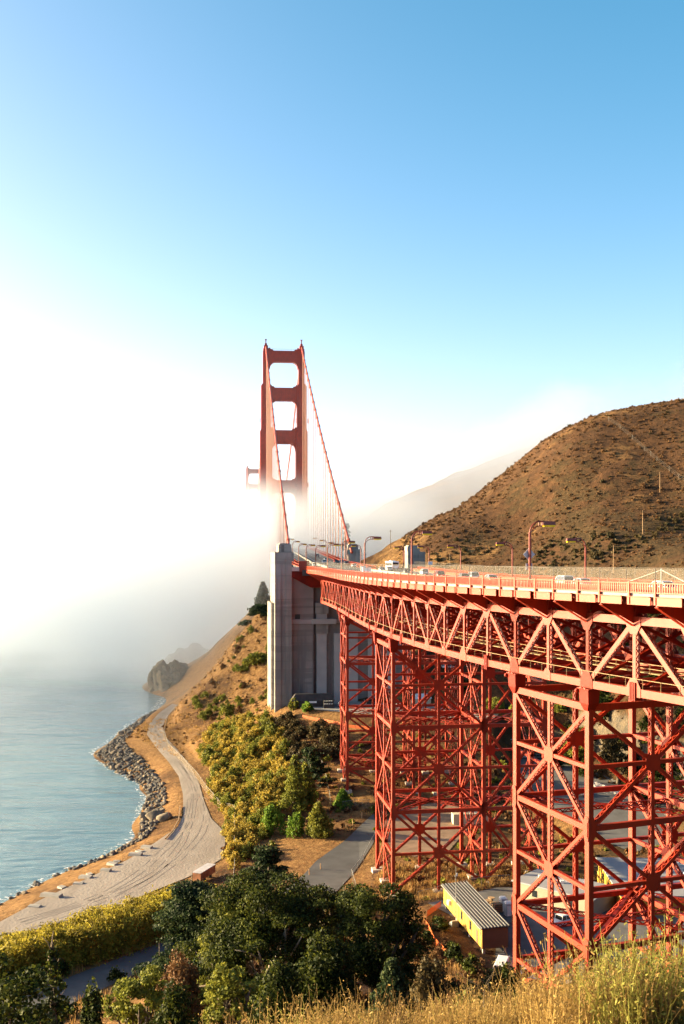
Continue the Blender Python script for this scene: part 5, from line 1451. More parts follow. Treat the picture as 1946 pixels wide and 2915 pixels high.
# loose rocks at the water's edge farther along the beach
for a, b in ((0,2575),(30,2560),(60,2548),(100,2522),(110,2514),(160,2494),(165,2490),(200,2476),(205,2472),(215,2468),(260,2452)):
    for k in range(5):
        x, y = at(a+rng.uniform(-12,12), b+rng.uniform(-6,4), 0.2); pts.append((x, y))
rock_meshes = []
for k in range(7):
    v, f = rock_shape(k+1); me = bpy.data.meshes.new('boulder'); me.from_pydata(v.tolist(), [], f); me.materials.append(ROCK if k % 3 else ROCKT); me.update(); rock_meshes.append(me)
sizes = [float(np.clip(rng.lognormal(-0.72, 0.40), 0.28, 1.7)) for _ in pts]
order = sorted(range(len(pts)), key=lambda k: -sizes[k]/pts[k][1])
for n_, k in enumerate(order[:260]):
    x, y = pts[k]; s = sizes[k]
    o = bpy.data.objects.new('boulder', rock_meshes[n_ % 7]); C.objects.link(o)
    o.location = (x, y, max(ground(x, y), -0.4)+s*0.22); o.scale = (s, s, s); o.rotation_euler = (rng.uniform(-0.5,0.5), rng.uniform(-0.5,0.5), rng.uniform(0,6.28))
    tag(o, 'angular grey boulder in the rock bank between the beach road and the water', 'boulder', 'boulders along the shore')
m = MB(); lowrocks = [rock_shape(20+k, _i1) for k in range(6)]
for k in order[260:]:
    x, y = pts[k]; s = sizes[k]; v, f = lowrocks[k % 6]; b = len(m.v)
    a = rng.uniform(0, 6.28); ca, sa = math.cos(a), math.sin(a); z = max(ground(x, y), -0.3)+s*0.2
    m.v += [(x+s*(p[0]*ca-p[1]*sa), y+s*(p[0]*sa+p[1]*ca), z+s*p[2]) for p in v]; m.f += [tuple(b+i for i in q) for q in f]; m.m += [0]*len(f)
tag(m.build('rock_rubble', ROCK), 'smaller grey rocks filling the shore bank', kind='stuff')
# two big rounded boulders
for k, (px, py, s) in enumerate(((440,2336,2.6),(468,2345,2.3))):
    x, y = at(px, py, 1.5); v, f = rock_shape(51+k, ico(3), 0.8, 0.2); me = bpy.data.meshes.new('big_boulder'); me.from_pydata((v*s).tolist(), [], f); me.materials.append(ROCKT)
    me.polygons.foreach_set('use_smooth', [True]*len(me.polygons))
    o = bpy.data.objects.new('big_boulder', me); C.objects.link(o); o.location = (x, y, ground(x, y)+0.5)
    tag(o, 'large pale rounded boulder, %s of the two beside the road bend' % ('left' if k == 0 else 'right'), 'boulder')
# rock outcrop standing in the water beyond the road
def outcrop(name, px, py, d, hw, hh, dep, seed, label):
    v, f = ico(5); o = Vector((seed*3.3, seed, seed*2.1)); out = []
    c = atd(px, py, d)
    for p in v:
        q = Vector(p)
        r = 1+0.30*noise.noise(q*1.1+o)+0.20*noise.noise(q*2.6+o)+0.10*noise.noise(q*6+o)+0.05*noise.noise(q*13+o)
        q *= r
        out.append((c.x+q.x*hw, c.y+q.y*dep, max(-2.0, q.z*hh)+0.0))
    me = bpy.data.meshes.new(name); me.from_pydata(out, [], f); me.materials.append(ROCKT2)
    o_ = bpy.data.objects.new(name, me); C.objects.link(o_)
    return tag(o_, label, 'rock')
ROCKT2 = rock_mat('headland_rock', (0.17, 0.125, 0.075), (0.085, 0.07, 0.05))
outcrop('rock_outcrop', 482, 1960, 560, 11.0, 16.5, 13, 3, 'craggy brown rock outcrop standing in the sea beyond the road')
outcrop('rock_outcrop', 545, 1915, 650, 15.0, 15.0, 20, 8, 'hazy grey rock ridge behind the outcrop, fading in the fog')
# foam at the water's edge
FOAM = mesh_material('sea_foam', 0.55, (0.75, 0.77, 0.77))
nt = FOAM.node_tree; nz_ = nt.nodes.new('ShaderNodeTexNoise'); nz_.inputs['Scale'].default_value = 0.9; nz_.inputs['Detail'].default_value = 6
rp_ = nt.nodes.new('ShaderNodeMapRange'); rp_.inputs['From Min'].default_value = 0.52; rp_.inputs['From Max'].default_value = 0.66
nt.links.new(nz_.outputs['Fac'], rp_.inputs['Value'])
mixn = [n_ for n_ in nt.nodes if n_.type == 'MIX_SHADER'][0]; nt.links.new(rp_.outputs['Result'], mixn.inputs[0])
g_ = nt.nodes.new('ShaderNodeNewGeometry'); nt.links.new(g_.outputs['Position'], nz_.inputs['Vector'])
m = MB(); sp = [at(a, b, 0.0) for a, b in SHORE]
dense = []
for (xa, ya), (xb, yb) in zip(sp[:-1], sp[1:]):
    for k in range(6): dense.append((xa+(xb-xa)*k/6+rng.uniform(-0.5,0.5), ya+(yb-ya)*k/6))
for (xa, ya), (xb, yb) in zip(dense[:-1], dense[1:]):
    m.quad((xa-2.2,ya-0.5,0.03), (xa+1.5,ya+0.3,0.03), (xb+1.5,yb+0.3,0.03), (xb-2.2,yb-0.5,0.03))
tag(m.build('sea_foam', FOAM), 'thin white foam along the shore', kind='stuff')
# distant lattice mast above the fog, far across the strait
FAINT = mat('far_steel', (0.16, 0.12, 0.12), 0.8)
r = empty('lattice_mast', (0, 0, 0), 0, 'faint three-legged lattice mast far away above the fog bank', 'mast')
base = atd(163, 1465, 3600); r.location = base; sc_ = 3600/3000.0
def mp_(dx, py): return Vector((base.x+dx*sc_, base.y, HC+(1565-py)*sc_))
prof = [(1462,7.5),(1440,6),(1413,4.5),(1392,6.5),(1376,5.5)]
for k, s in enumerate((-1, 0.15, 1)):
    m = MB()
    for (ya, wa), (yb, wb) in zip(prof[:-1], prof[1:]): m.bar(mp_(s*wa, ya), mp_(s*wb, yb), 3.6, 3.6)
    m.bar(mp_(s*5.5, 1392), mp_(s*5.5, 1374), 2.8, 2.8); m.build('leg', FAINT, r)
for y_, w_ in ((1450,6.8),(1428,5.3),(1413,4.6),(1392,6.6)):
    m = MB(); m.bar(mp_(-w_, y_), mp_(w_, y_), 3.0, 3.4); m.build('crossbar', FAINT, r)
# ---------------------------------------------------------------- plants
def leaf_mat(name, cols, transl=0.35, rough=0.6):
    """foliage: colour varies per leaf and in drifts; light passes through the leaves"""
    m = bpy.data.materials.new(name); m.use_nodes = True
    nt = m.node_tree; N = nt.nodes; Lk = nt.links; b = N['Principled BSDF']
    g = N.new('ShaderNodeNewGeometry')
    cr = N.new('ShaderNodeValToRGB'); cr.color_ramp.elements[0].color = (*cols[0], 1); cr.color_ramp.elements[1].color = (*cols[-1], 1)
    for k, c in enumerate(cols[1:-1]):
        e = cr.color_ramp.elements.new((k+1)/(len(cols)-1)); e.color = (*c, 1)
    t = N.new('ShaderNodeTexNoise'); t.inputs['Scale'].default_value = 0.35; t.inputs['Detail'].default_value = 2; Lk.new(g.outputs['Position'], t.inputs['Vector'])
    a = N.new('ShaderNodeMath'); a.operation = 'MULTIPLY_ADD'; Lk.new(t.outputs['Fac'], a.inputs[0]); a.inputs[1].default_value = 1.5; a.inputs[2].default_value = -0.62
    s = N.new('ShaderNodeMath'); s.operation = 'MULTIPLY_ADD'; Lk.new(g.outputs['Random Per Island'], s.inputs[0]); s.inputs[1].default_value = 0.65; Lk.new(a.outputs[0], s.inputs[2])
    s.use_clamp = True
    Lk.new(s.outputs[0], cr.inputs['Fac'])
    Lk.new(cr.outputs['Color'], b.inputs['Base Color'])
    b.inputs['Roughness'].default_value = rough; b.inputs['Specular IOR Level'].default_value = 0.12
    tr = N.new('ShaderNodeBsdfTranslucent'); Lk.new(cr.outputs['Color'], tr.inputs['Color'])
    x = N.new('ShaderNodeMixShader'); x.inputs[0].default_value = transl
    Lk.new(b.outputs[0], x.inputs[1]); Lk.new(tr.outputs[0], x.inputs[2]); Lk.new(x.outputs[0], N['Material Output'].inputs['Surface'])
    return m
L_DARK = leaf_mat('dark_leaves', [(0.010,0.017,0.005), (0.030,0.042,0.009), (0.15,0.16,0.022)])
L_OLIVE = leaf_mat('olive_leaves', [(0.07,0.080,0.016), (0.16,0.17,0.028), (0.30,0.28,0.042)])
L_BRIGHT = leaf_mat('bright_leaves', [(0.05,0.10,0.015), (0.11,0.19,0.02), (0.22,0.30,0.04)])
L_CYP = leaf_mat('cypress_leaves', [(0.010,0.020,0.009), (0.026,0.044,0.018), (0.085,0.105,0.036)])
L_GOLD = leaf_mat('golden_leaves', [(0.16,0.125,0.026), (0.33,0.245,0.042), (0.50,0.37,0.065)])
L_WILLOW = leaf_mat('willow_leaves', [(0.13,0.10,0.018), (0.28,0.23,0.030), (0.42,0.36,0.05)], 0.45)
L_SCRUB = leaf_mat('scrub_leaves', [(0.030,0.028,0.012), (0.070,0.052,0.022), (0.125,0.085,0.034)], 0.2)
L_BROWN = leaf_mat('brown_scrub', [(0.075,0.038,0.019), (0.14,0.072,0.032), (0.23,0.125,0.05)], 0.2)
L_GRASS = leaf_mat('dry_grass_blades', [(0.20,0.11,0.04), (0.34,0.20,0.07), (0.46,0.30,0.11)], 0.35)
L_BRUSH = leaf_mat('dry_brush_twigs', [(0.13,0.075,0.03), (0.27,0.17,0.055), (0.40,0.28,0.09)], 0.3)
L_BROOM = leaf_mat('green_brush', [(0.13,0.13,0.03), (0.24,0.23,0.05), (0.38,0.34,0.085)], 0.4)
BARK = mat('bark', (0.10, 0.075, 0.055), 0.9, 0.25, 2.0)
BARKP = mat('pale_bark', (0.30, 0.25, 0.20), 0.85, 0.25, 2.0)

def fast_mesh(name, V, nper, m):
    """V: (n*nper, 3) array of separate faces with nper corners"""
    me = bpy.data.meshes.new(name); n = len(V)//nper
    me.vertices.add(len(V)); me.vertices.foreach_set('co', np.asarray(V, dtype=np.float32).ravel())
    me.loops.add(len(V)); me.loops.foreach_set('vertex_index', np.arange(len(V), dtype=np.int32))
    me.polygons.add(n); me.polygons.foreach_set('loop_start', np.arange(0, len(V), nper, dtype=np.int32))
    me.materials.append(m); me.update(calc_edges=True); return me
def link(name, me, parent=None, loc=(0,0,0)):
    o = bpy.data.objects.new(name, me); C.objects.link(o); o.location = loc
    if parent is not None: o.parent = parent
    return o
def leaves(cen, out, size, r, asp=1.0, spread=0.8):
    """quads centred at cen, facing roughly along out"""
    n = len(cen)
    nn = out/np.maximum(np.linalg.norm(out, axis=1, keepdims=True), 1e-6) + r.normal(size=(n, 3))*spread
    nn /= np.linalg.norm(nn, axis=1, keepdims=True)
    a = np.cross(nn, r.normal(size=(n, 3))); a /= np.maximum(np.linalg.norm(a, axis=1, keepdims=True), 1e-6)
    b = np.cross(nn, a)
    s = (size*r.uniform(0.6, 1.4, (n, 1)))
    a = a*s*0.5*asp; b = b*s*0.5
    return np.stack([cen-a-b*0.6, cen+a*0.5-b, cen+a+b*0.5, cen-a*0.4+b], 1).reshape(-1, 3)
def lobe_points(c, rad, n, r, shell=0.55, up=0.25):
    """points in the outer shell of an ellipsoidal clump, denser above"""
    d = r.normal(size=(n, 3)); d[:, 2] += up; d /= np.linalg.norm(d, axis=1, keepdims=True)
    q = (shell+(1-shell)*r.random((n, 1))**0.6)*(1+0.16*np.sin(d[:, :1]*7+c[0])*np.cos(d[:, 1:2]*6+c[1]))
    return np.asarray(c)+d*q*np.asarray(rad), d/np.asarray(rad)
def crown_lobes(kind, R, H, r):
    """(centre, radii) of the foliage clumps; trunk foot at origin, total height H, crown radius R"""
    L = []
    if kind == 'dome':
        for k in range(44):
            a = r.uniform(0, 6.283); e = r.uniform(0.02, 1.0); rr = R*math.sqrt(1-e*e*0.8)*r.uniform(0.55, 0.92)
            z = H*0.30+(H*0.62)*e*r.uniform(0.85, 1.05)
            s = R*r.uniform(0.20, 0.34); L.append(((rr*math.cos(a), rr*math.sin(a), z), (s*1.1, s*1.1, s*r.uniform(0.45, 0.85))))
        for k in range(12):
            a = r.uniform(0, 6.283); rr = R*r.uniform(0.8, 1.12); s = R*r.uniform(0.08, 0.16); L.append(((rr*math.cos(a), rr*math.sin(a), H*r.uniform(0.4, 0.85)), (s*1.5, s*1.5, s*0.6)))
    elif kind == 'shrub':
        for k in range(22):
            a = r.uniform(0, 6.283); e = r.uniform(0.0, 1.0); rr = R*math.sqrt(max(0, 1-e*e))*r.uniform(0.3, 0.85)
            s = R*r.uniform(0.22, 0.38); L.append(((rr*math.cos(a), rr*math.sin(a), H*(0.12+0.72*e)), (s, s, s*0.85*H/R*0.9)))
    elif kind == 'layered':
        for k in range(46):
            u = r.random(); a = r.uniform(0, 6.283); z = H*(0.18+0.80*u); rr = R*(1.05-u)**0.7*r.uniform(0.35, 1.0)
            s = R*r.uniform(0.20, 0.36); L.append(((rr*math.cos(a), rr*math.sin(a), z), (s*1.25, s*1.25, s*0.24)))
    elif kind == 'cone':
        for k in range(48):
            u = (k+r.random())/48; a = k*2.4+r.uniform(-0.4, 0.4); z = H*(0.10+0.88*u); rr = R*(1.0-u)**0.8*r.uniform(0.35, 0.85)
            s = R*(0.20+0.28*(1-u)); L.append(((rr*math.cos(a), rr*math.sin(a), z), (s, s, s*0.62)))
    elif kind == 'fan':                                   # flat-topped umbrella crown on bare limbs
        for k in range(40):
            a = r.uniform(0, 6.283); rr = R*math.sqrt(r.random())*0.9
            z = H*(0.80+0.14*(1-(rr/R)**2)*r.uniform(0.6, 1.2))-H*0.16*(rr/R)**2*r.random()*1.5
            s = R*r.uniform(0.18, 0.30); L.append(((rr*math.cos(a), rr*math.sin(a), z), (s*1.15, s*1.15, s*0.6)))
    return L
def tree(name, x, y, R, H, kind, lm, label, cat='tree', dens=1.0, leaf=0.30, bark=BARK, seed=1, group=None, nlimb=14, z=None, lean=(0, 0), yscale=1.0):
    r = np.random.default_rng(seed*13+5)
    z = ground(x, y) if z is None else z
    root = empty(name, (x, y, z-0.2), 0, label, cat, group)
    lobes = crown_lobes(kind, R, H, r)
    lobes = [((c[0]+lean[0]*c[2]/H, (c[1]+lean[1]*c[2]/H)*yscale, c[2]), s) for c, s in lobes]
    V = []
    for c, s in lobes:
        area = s[0]*s[1]+s[0]*s[2]*2
        n = int(np.clip(area*46*dens/(leaf/0.3)**2, 40, 3200))
        p, o = lobe_points(c, s, n, r, 0.45 if kind != 'layered' else 0.2, 0.3)
        V.append(leaves(p, o, leaf, r, 1.0 if kind not in ('layered',) else 1.6, 0.75))
    link('crown', fast_mesh('crown', np.concatenate(V), 4, lm), root)
    m = MB()
    th = H*0.030+0.10
    fork = H*(0.16 if kind in ('dome', 'shrub', 'fan') else 0.85)
    if kind in ('cone', 'layered'):
        m.tube([(0,0,-0.4), (lean[0]*0.3, lean[1]*0.3, H*0.5), (lean[0]*0.9, lean[1]*0.9, H*0.93)], [th*1.3, th*0.8, th*0.15], 7)
    else:
        m.tube([(0,0,-0.4), (lean[0]*0.05, lean[1]*0.05, fork*0.6), (lean[0]*0.1, lean[1]*0.1, fork)], [th*1.5, th*1.1, th], 8)
    m.build('trunk', bark, root, True, world=False)
    m = MB()
    pick = sorted(lobes, key=lambda q: r.random())[:nlimb]
    for c, s in pick:
        e = Vector(c)
        if kind in ('cone', 'layered'):
            b0 = Vector((lean[0]*c[2]/H, lean[1]*c[2]/H, max(0.2, c[2]-0.08*H))); rad = th*0.35
        else:
            b0 = Vector((lean[0]*0.1, lean[1]*0.1, fork*0.95)); rad = th*0.62
        mid = b0.lerp(e, 0.5)+Vector((r.normal()*0.06*R, r.normal()*0.06*R, (-0.02 if kind == 'dome' else 0.05)*H))
        m.tube([b0, b0.lerp(mid, 0.5)+Vector((r.normal()*0.04*R, r.normal()*0.04*R, 0)), mid, mid.lerp(e, 0.55)+Vector((r.normal()*0.04*R, r.normal()*0.04*R, 0)), e], [rad, rad*0.8, rad*0.55, rad*0.34, rad*0.12], 5)
        for q in range(2):
            f = mid.lerp(e, r.uniform(0.1, 0.6)); g = f+Vector((r.normal()*0.18*R, r.normal()*0.18*R, abs(r.normal())*0.10*H))
            m.tube([f, f.lerp(g, 0.5)+Vector((0, 0, 0.02*H)), g], [rad*0.4, rad*0.25, rad*0.08], 4)
    m.build('limbs', bark, root, True, world=False)
    return root
def tree_px(name, px, half, top, d, kind, lm, label, **k):
    """tree whose crown is centred at photo column px, half pixels wide to each side, its tip at row top, at depth d"""
    v = atd(px, top, d); g = ground(v.x, d); H = v.z-g+0.2
    return tree(name, v.x, d, half/FOC*d, max(2.0, H), kind, lm, label, **k)
FG = 'trees on the slope below the camera'
tree_px('spreading_tree', 750, 205, 2478, 126, 'dome', L_DARK, 'broad dark evergreen with pale bare limbs in the middle of the slope', seed=1, nlimb=22, bark=BARKP, group=FG, leaf=0.21, dens=1.0)
tree_px('spreading_tree', 1070, 138, 2500, 122, 'dome', L_DARK, 'wide dark evergreen on bare limbs just left of the yellow office', seed=2, nlimb=20, group=FG, leaf=0.21, dens=1.0)
tree_px('spreading_tree', 905, 105, 2492, 136, 'dome', L_DARK, 'dark evergreen wedged between the two widest dark trees', seed=3, group=FG, leaf=0.22)
tree_px('cypress_tree', 545, 150, 2512, 142, 'layered', L_CYP, 'layered dark cypress in front of the yellow willow hedge', seed=4, nlimb=24, group=FG, leaf=0.22, dens=1.2)
tree_px('spreading_tree', 640, 75, 2530, 124, 'dome', L_OLIVE, 'olive green tree between the layered cypress and the broad dark tree', seed=14, group=FG, leaf=0.21)
tree_px('round_tree', 395, 88, 2752, 104, 'dome', L_OLIVE, 'rounded olive green tree lit from the left at the bottom, beside the lower road', seed=5, group=FG, leaf=0.26, dens=1.2)
tree_px('round_tree', 655, 75, 2722, 98, 'dome', L_OLIVE, 'yellow green bushy tree at the bottom below the broad dark tree', seed=6, group=FG, leaf=0.26, dens=1.2)
tree_px('dark_tree', 30, 135, 2680, 72, 'dome', L_DARK, 'almost black tree in the bottom left corner', seed=7, group=FG, leaf=0.24)
tree_px('dark_tree', 150, 80, 2690, 82, 'cone', L_DARK, 'dark pointed tree beside the black corner tree', seed=8, group=FG, leaf=0.24)
tree_px('young_cypress', 1115, 85, 2728, 92, 'cone', L_CYP, 'dark green young cypress with upturned tips under the wide dark evergreen', seed=9, group=FG, leaf=0.22, dens=1.3)
tree_px('dark_tree', 930, 120, 2660, 112, 'shrub', L_DARK, 'low dark shrub mass in the shade under the evergreens', seed=10, group=FG, leaf=0.28, cat='shrub')
tree_px('dark_tree', 1230, 75, 2720, 104, 'shrub', L_SCRUB, 'low dark shrub at the foot of the slope below the orange netting', seed=11, group=FG, leaf=0.26, cat='shrub')
tree_px('dark_tree', 520, 85, 2715, 118, 'shrub', L_BROWN, 'brown leafless shrub below the layered cypress', seed=12, group=FG, leaf=0.22, cat='shrub')
tree_px('dark_tree', 255, 62, 2800, 88, 'shrub', L_DARK, 'dark low tree between the corner trees and the rounded olive tree', seed=15, group=FG, leaf=0.22, cat='shrub')
tree_px('dark_tree', 500, 80, 2805, 94, 'shrub', L_DARK, 'dark bushy tree at the bottom, right of the rounded olive tree', seed=16, group=FG, leaf=0.22, cat='shrub')
tree_px('dark_tree', 800, 110, 2750, 106, 'shrub', L_DARK, 'dark shrub mass under the pale limbs of the broad evergreen', seed=17, group=FG, leaf=0.22, cat='shrub')
MG = 'trees in the valley'
tree_px('small_cypress', 765, 75, 2410, 205, 'layered', L_CYP, 'small layered cypress beside the paved road above the dark trees', seed=20, group=MG, leaf=0.36)
tree_px('conifer', 838, 45, 2150, 276, 'cone', L_OLIVE, 'pointed olive conifer, taller of the pair left of the farthest trestle', seed=21, group=MG, leaf=0.42)
tree_px('conifer', 868, 40, 2170, 280, 'cone', L_OLIVE, 'pointed olive conifer, shorter of the pair left of the farthest trestle', seed=22, group=MG, leaf=0.42)
tree_px('dark_conifer', 885, 60, 2128, 294, 'layered', L_CYP, 'dark flat-topped cypress behind the conifer pair', seed=23, group=MG, leaf=0.5)
tree_px('green_shrub', 775, 40, 2298, 262, 'shrub', L_BRIGHT, 'bright green round shrub below the conifer pair', seed=24, group=MG, leaf=0.36, cat='shrub')
tree_px('green_shrub', 842, 28, 2308, 258, 'shrub', L_BRIGHT, 'bright green shrub touching the small pine by the paved road', seed=25, group=MG, leaf=0.36, cat='shrub')
tree_px('pine', 905, 46, 2284, 256, 'cone', L_OLIVE, 'small bushy pine beside the paved road', seed=26, group=MG, leaf=0.38)
tree_px('pine', 975, 32, 2248, 282, 'cone', L_BRIGHT, 'small bright green tree just below the farthest trestle tower', seed=27, group=MG, leaf=0.40)
tree_px('green_shrub', 873, 20, 1998, 360, 'shrub', L_BRIGHT, 'bright yellow green bush in front of the black shed', seed=28, group=MG, leaf=0.45, cat='shrub')
tree_px('green_shrub', 835, 18, 1986, 366, 'shrub', L_OLIVE, 'small pale tree at the foot of the tall pylon', seed=29, group=MG, leaf=0.45)
tree_px('cypress_tree', 742, 42, 1722, 470, 'layered', L_CYP, 'wind swept cypress on the slope just left of the tall pylon', seed=30, group=MG, leaf=0.8, nlimb=10)
tree_px('cypress_tree', 705, 28, 1800, 480, 'layered', L_CYP, 'lower cypress stepping down the slope left of the tall pylon', seed=31, group=MG, leaf=0.8, nlimb=8)
tree_px('conifer', 748, 26, 1658, 540, 'cone', L_CYP, 'ghostly conifer in the fog left of the tall pylon', seed=32, group=MG, leaf=0.9, nlimb=6)
tree_px('conifer', 985, 18, 1488, 620, 'layered', L_CYP, 'faint conifer in the fog behind the far cable', seed=33, group=MG, leaf=1.0, nlimb=6)
tree_px('slope_shrub', 735, 45, 1858, 436, 'shrub', L_OLIVE, 'green shrub on the grass slope against the tall pylon', seed=34, group=MG, leaf=0.7, cat='shrub')
tree_px('slope_shrub', 690, 28, 1900, 440, 'shrub', L_OLIVE, 'green shrub a little below on the grass slope beside the pylon shrub', seed=35, group=MG, leaf=0.7, cat='shrub')
tree_px('slope_shrub', 650, 26, 2002, 405, 'shrub', L_OLIVE, 'lone green shrub at the top corner of the golden thicket', seed=36, group=MG, leaf=0.6, cat='shrub')
BANKL = ['broad dark upper left', 'broad dark upper middle', 'broad dark upper right-hand', 'low scrubby dark', 'low dark right-hand', 'olive green upper', 'olive green lower', 'olive green left-hand', 'small olive middle', 'dark leftmost', 'dark second from left', 'tall dark central', 'dark third from left']
for k, (px, half, top, d, lm) in enumerate(((1700,75,2000,330,L_DARK),(1790,70,2010,322,L_DARK),(1870,80,2000,310,L_DARK),(1760,60,2085,300,L_SCRUB),(1890,60,2110,285,L_DARK),(1590,40,2020,345,L_OLIVE),(1640,45,2060,325,L_OLIVE),(1400,45,1985,352,L_OLIVE),(1480,40,2000,345,L_OLIVE),(1300,50,1950,372,L_DARK),(1380,55,1920,380,L_DARK),(1620,60,1960,350,L_DARK),(1500,60,1940,365,L_DARK))):
    tree_px('bank_tree', px, half, top, d, 'shrub' if k % 3 else 'dome', lm, '%s tree of the shaded bank seen through the trestles' % BANKL[k], seed=40+k, group='trees on the bank behind the trestles', leaf=0.55, nlimb=6)

# bare dead trees at the bottom right
def bare_tree(name, x, y, H, label, seed, mat_=BARKP, spread=0.55):
    r = np.random.default_rng(seed); z = ground(x, y); root = empty(name, (x, y, z-0.2), 0, label, 'tree')
    T = MB(); B = MB()
    def grow(p, d, L, rad, lev):
        pts = [p]; rr = [rad]; q = p
        for k in range(4):
            d = (d+Vector(r.normal(size=3))*0.16+Vector((0,0,0.05))).normalized(); q = q+d*(L/4); pts.append(q); rr.append(rad*(1-0.2*(k+1)))
        (T if lev == 0 else B).tube(pts, rr, 6 if lev == 0 else 4)
        if lev < 4:
            for k in range(4 if lev < 3 else 3):
                i = r.integers(1, 5); nd = (d*0.6+Vector(r.normal(size=3))*spread).normalized()
                grow(pts[i], nd, L*r.uniform(0.42, 0.68), rr[i]*0.62, lev+1)
    grow(Vector((0,0,0)), Vector((0.05,0,1)), H*0.55, H*0.018, 0)
    T.build('trunk', mat_, root, True, world=False); B.build('branches', mat_, root, True, world=False)
    return root
v = atd(1878, 2640, 60); bare_tree('dead_tree', v.x, v.y, 8.5, 'pale leafless dead tree in front of the trestle at the right edge', 3)
v = atd(1375, 2760, 66); bare_tree('dead_tree', v.x, v.y, 7.0, 'twisted bare bush below the end of the yellow office', 4, BARK, 0.8)
v = atd(1330, 2800, 60); bare_tree('dead_tree', v.x, v.y, 5.0, 'small bare bush left of the white van', 5, BARK, 0.8)

# ---- masses of plants
def scatter_poly(poly, n, r):
    xs = [p[0] for p in poly]; ys = [p[1] for p in poly]; out = []
    while len(out) < n:
        x = r.uniform(min(xs), max(xs), 2000); y = r.uniform(min(ys), max(ys), 2000); ok = inside(x, y, poly); out += list(zip(x[ok], y[ok]))
    return out[:n]
def shrub_template(R, H, n, leaf, r):
    V = []
    for c, s in crown_lobes('shrub', R, H, r):
        c = (c[0]*r.uniform(0.7, 1.25), c[1]*r.uniform(0.7, 1.25), c[2]*r.uniform(0.75, 1.3)); p, o = lobe_points(c, s, max(2, n//22), r, 0.35, 0.35); p = p+r.normal(size=p.shape)*0.07*np.array([1, 1, 1.5]); V.append(leaves(p, o, leaf, r))
    return np.concatenate(V)
def mass(name, spots, templates, lm, label, r, zmin=None):
    out = []
    for (x, y, s) in spots:
        t = templates[r.integers(len(templates))]; a = r.uniform(0, 6.28); ca, sa = math.cos(a), math.sin(a)
        v = t*np.array([s, s, s*r.uniform(0.8, 1.15)]); w = v.copy(); w[:, 0] = v[:, 0]*ca-v[:, 1]*sa+x; w[:, 1] = v[:, 0]*sa+v[:, 1]*ca+y; w[:, 2] += ground(x, y)-0.1
        out.append(w)
    return tag(link(name, fast_mesh(name, np.concatenate(out), 4, lm)), label, kind='stuff')
r = np.random.default_rng(3)
tm = [shrub_template(1.0, 1.25, 760, 0.15, np.random.default_rng(k)) for k in range(5)]
GOLDEN = [atd(a, b, d)[:2] for a, b, d in ((600,2200,335),(560,2190,350),(600,2110,380),(640,2030,395),(700,2010,385),(760,2020,370),(800,2050,350),(810,2100,330),(820,2180,300),(800,2260,285),(780,2330,268),(720,2400,250),(680,2480,235),(655,2480,235),(660,2400,252),(640,2330,275),(610,2260,300))]
sp = scatter_poly(GOLDEN, 350, r)
mass('golden_thicket', [(x, y, r.uniform(1.5, 3.0)) for x, y in sp[:260]], tm, L_GOLD, 'golden green thicket covering the slope below the pylon', r)
mass('green_thicket', [(x, y, r.uniform(1.6, 3.2)) for x, y in sp[260:]], tm, L_OLIVE, 'green shrubs mixed into the golden thicket', r)
UP = [atd(a, b, d)[:2] for a, b, d in ((790,2015,368),(850,2045,355),(960,2060,345),(965,2120,320),(880,2160,315),(820,2130,325))]
mass('bank_shrubs', [(x, y, r.uniform(1.4, 2.8)) for x, y in scatter_poly(UP, 60, r)], tm, L_SCRUB, 'dark low shrubs on the bank below the black shed', r)
# willow hedge along the lower road: upright twiggy shrubs
tw = []
for k in range(4):
    q = np.random.default_rng(60+k); n = 1100
    c = np.stack([q.normal(0, 0.55, n), q.normal(0, 0.55, n), q.random(n)**0.8*1.9], 1); c[:, :2] *= (1.15-c[:, 2:3]*0.32)
    tw.append(leaves(c, c*np.array([1, 1, 0.3]), 0.14, q, 0.45, 0.8))
HED = poly_px([(0,2765),(140,2735),(290,2672),(420,2632),(500,2600),(560,2600),(590,2620),(520,2650),(430,2690),(330,2740),(240,2770),(120,2810),(0,2840),(-120,2860),(-120,2790)], 6.5)
mass('willow_hedge', [(x, y, r.uniform(2.4, 3.4)) for x, y in scatter_poly(HED, 230, r)], tw, L_WILLOW, 'yellow green willow hedge beside the gravel lot', r)
# scrub over the hill behind the bridge
tl = [shrub_template(1.0, 0.9, 44, 0.55, np.random.default_rng(80+k)) for k in range(5)]
HILLP = [(20,440),(50,390),(70,330),(84,262),(92,215),(170,220),(230,330),(230,500),(120,545),(60,540),(30,520)]
sp = scatter_poly(HILLP, 15000, r)
X = np.array([p[0] for p in sp]); Y = np.array([p[1] for p in sp])
den = vnoise(X, Y, 40, 11)+0.6*vnoise(X, Y, 14, 12)+0.0016*(X-110)-0.004*np.maximum(0, np.array([ground(a, b) for a, b in sp])-105)
dk = [(x, y, min(1.8, r.lognormal(-0.5, 0.45))) for (x, y), d_ in zip(sp, den) if d_+r.uniform(-0.10, 0.10) > 0.26]
br = [(x, y, min(1.4, r.lognormal(-0.85, 0.4))) for (x, y), d_ in zip(sp, den) if -0.35 < d_+r.uniform(-0.3, 0.3) <= 0.30]
mass('hill_scrub', dk, tl, L_SCRUB, 'dark green scrub scattered over the hill', r)
mass('brown_scrub', br, tl, L_BROWN, 'rust brown scrub scattered over the hill', r)
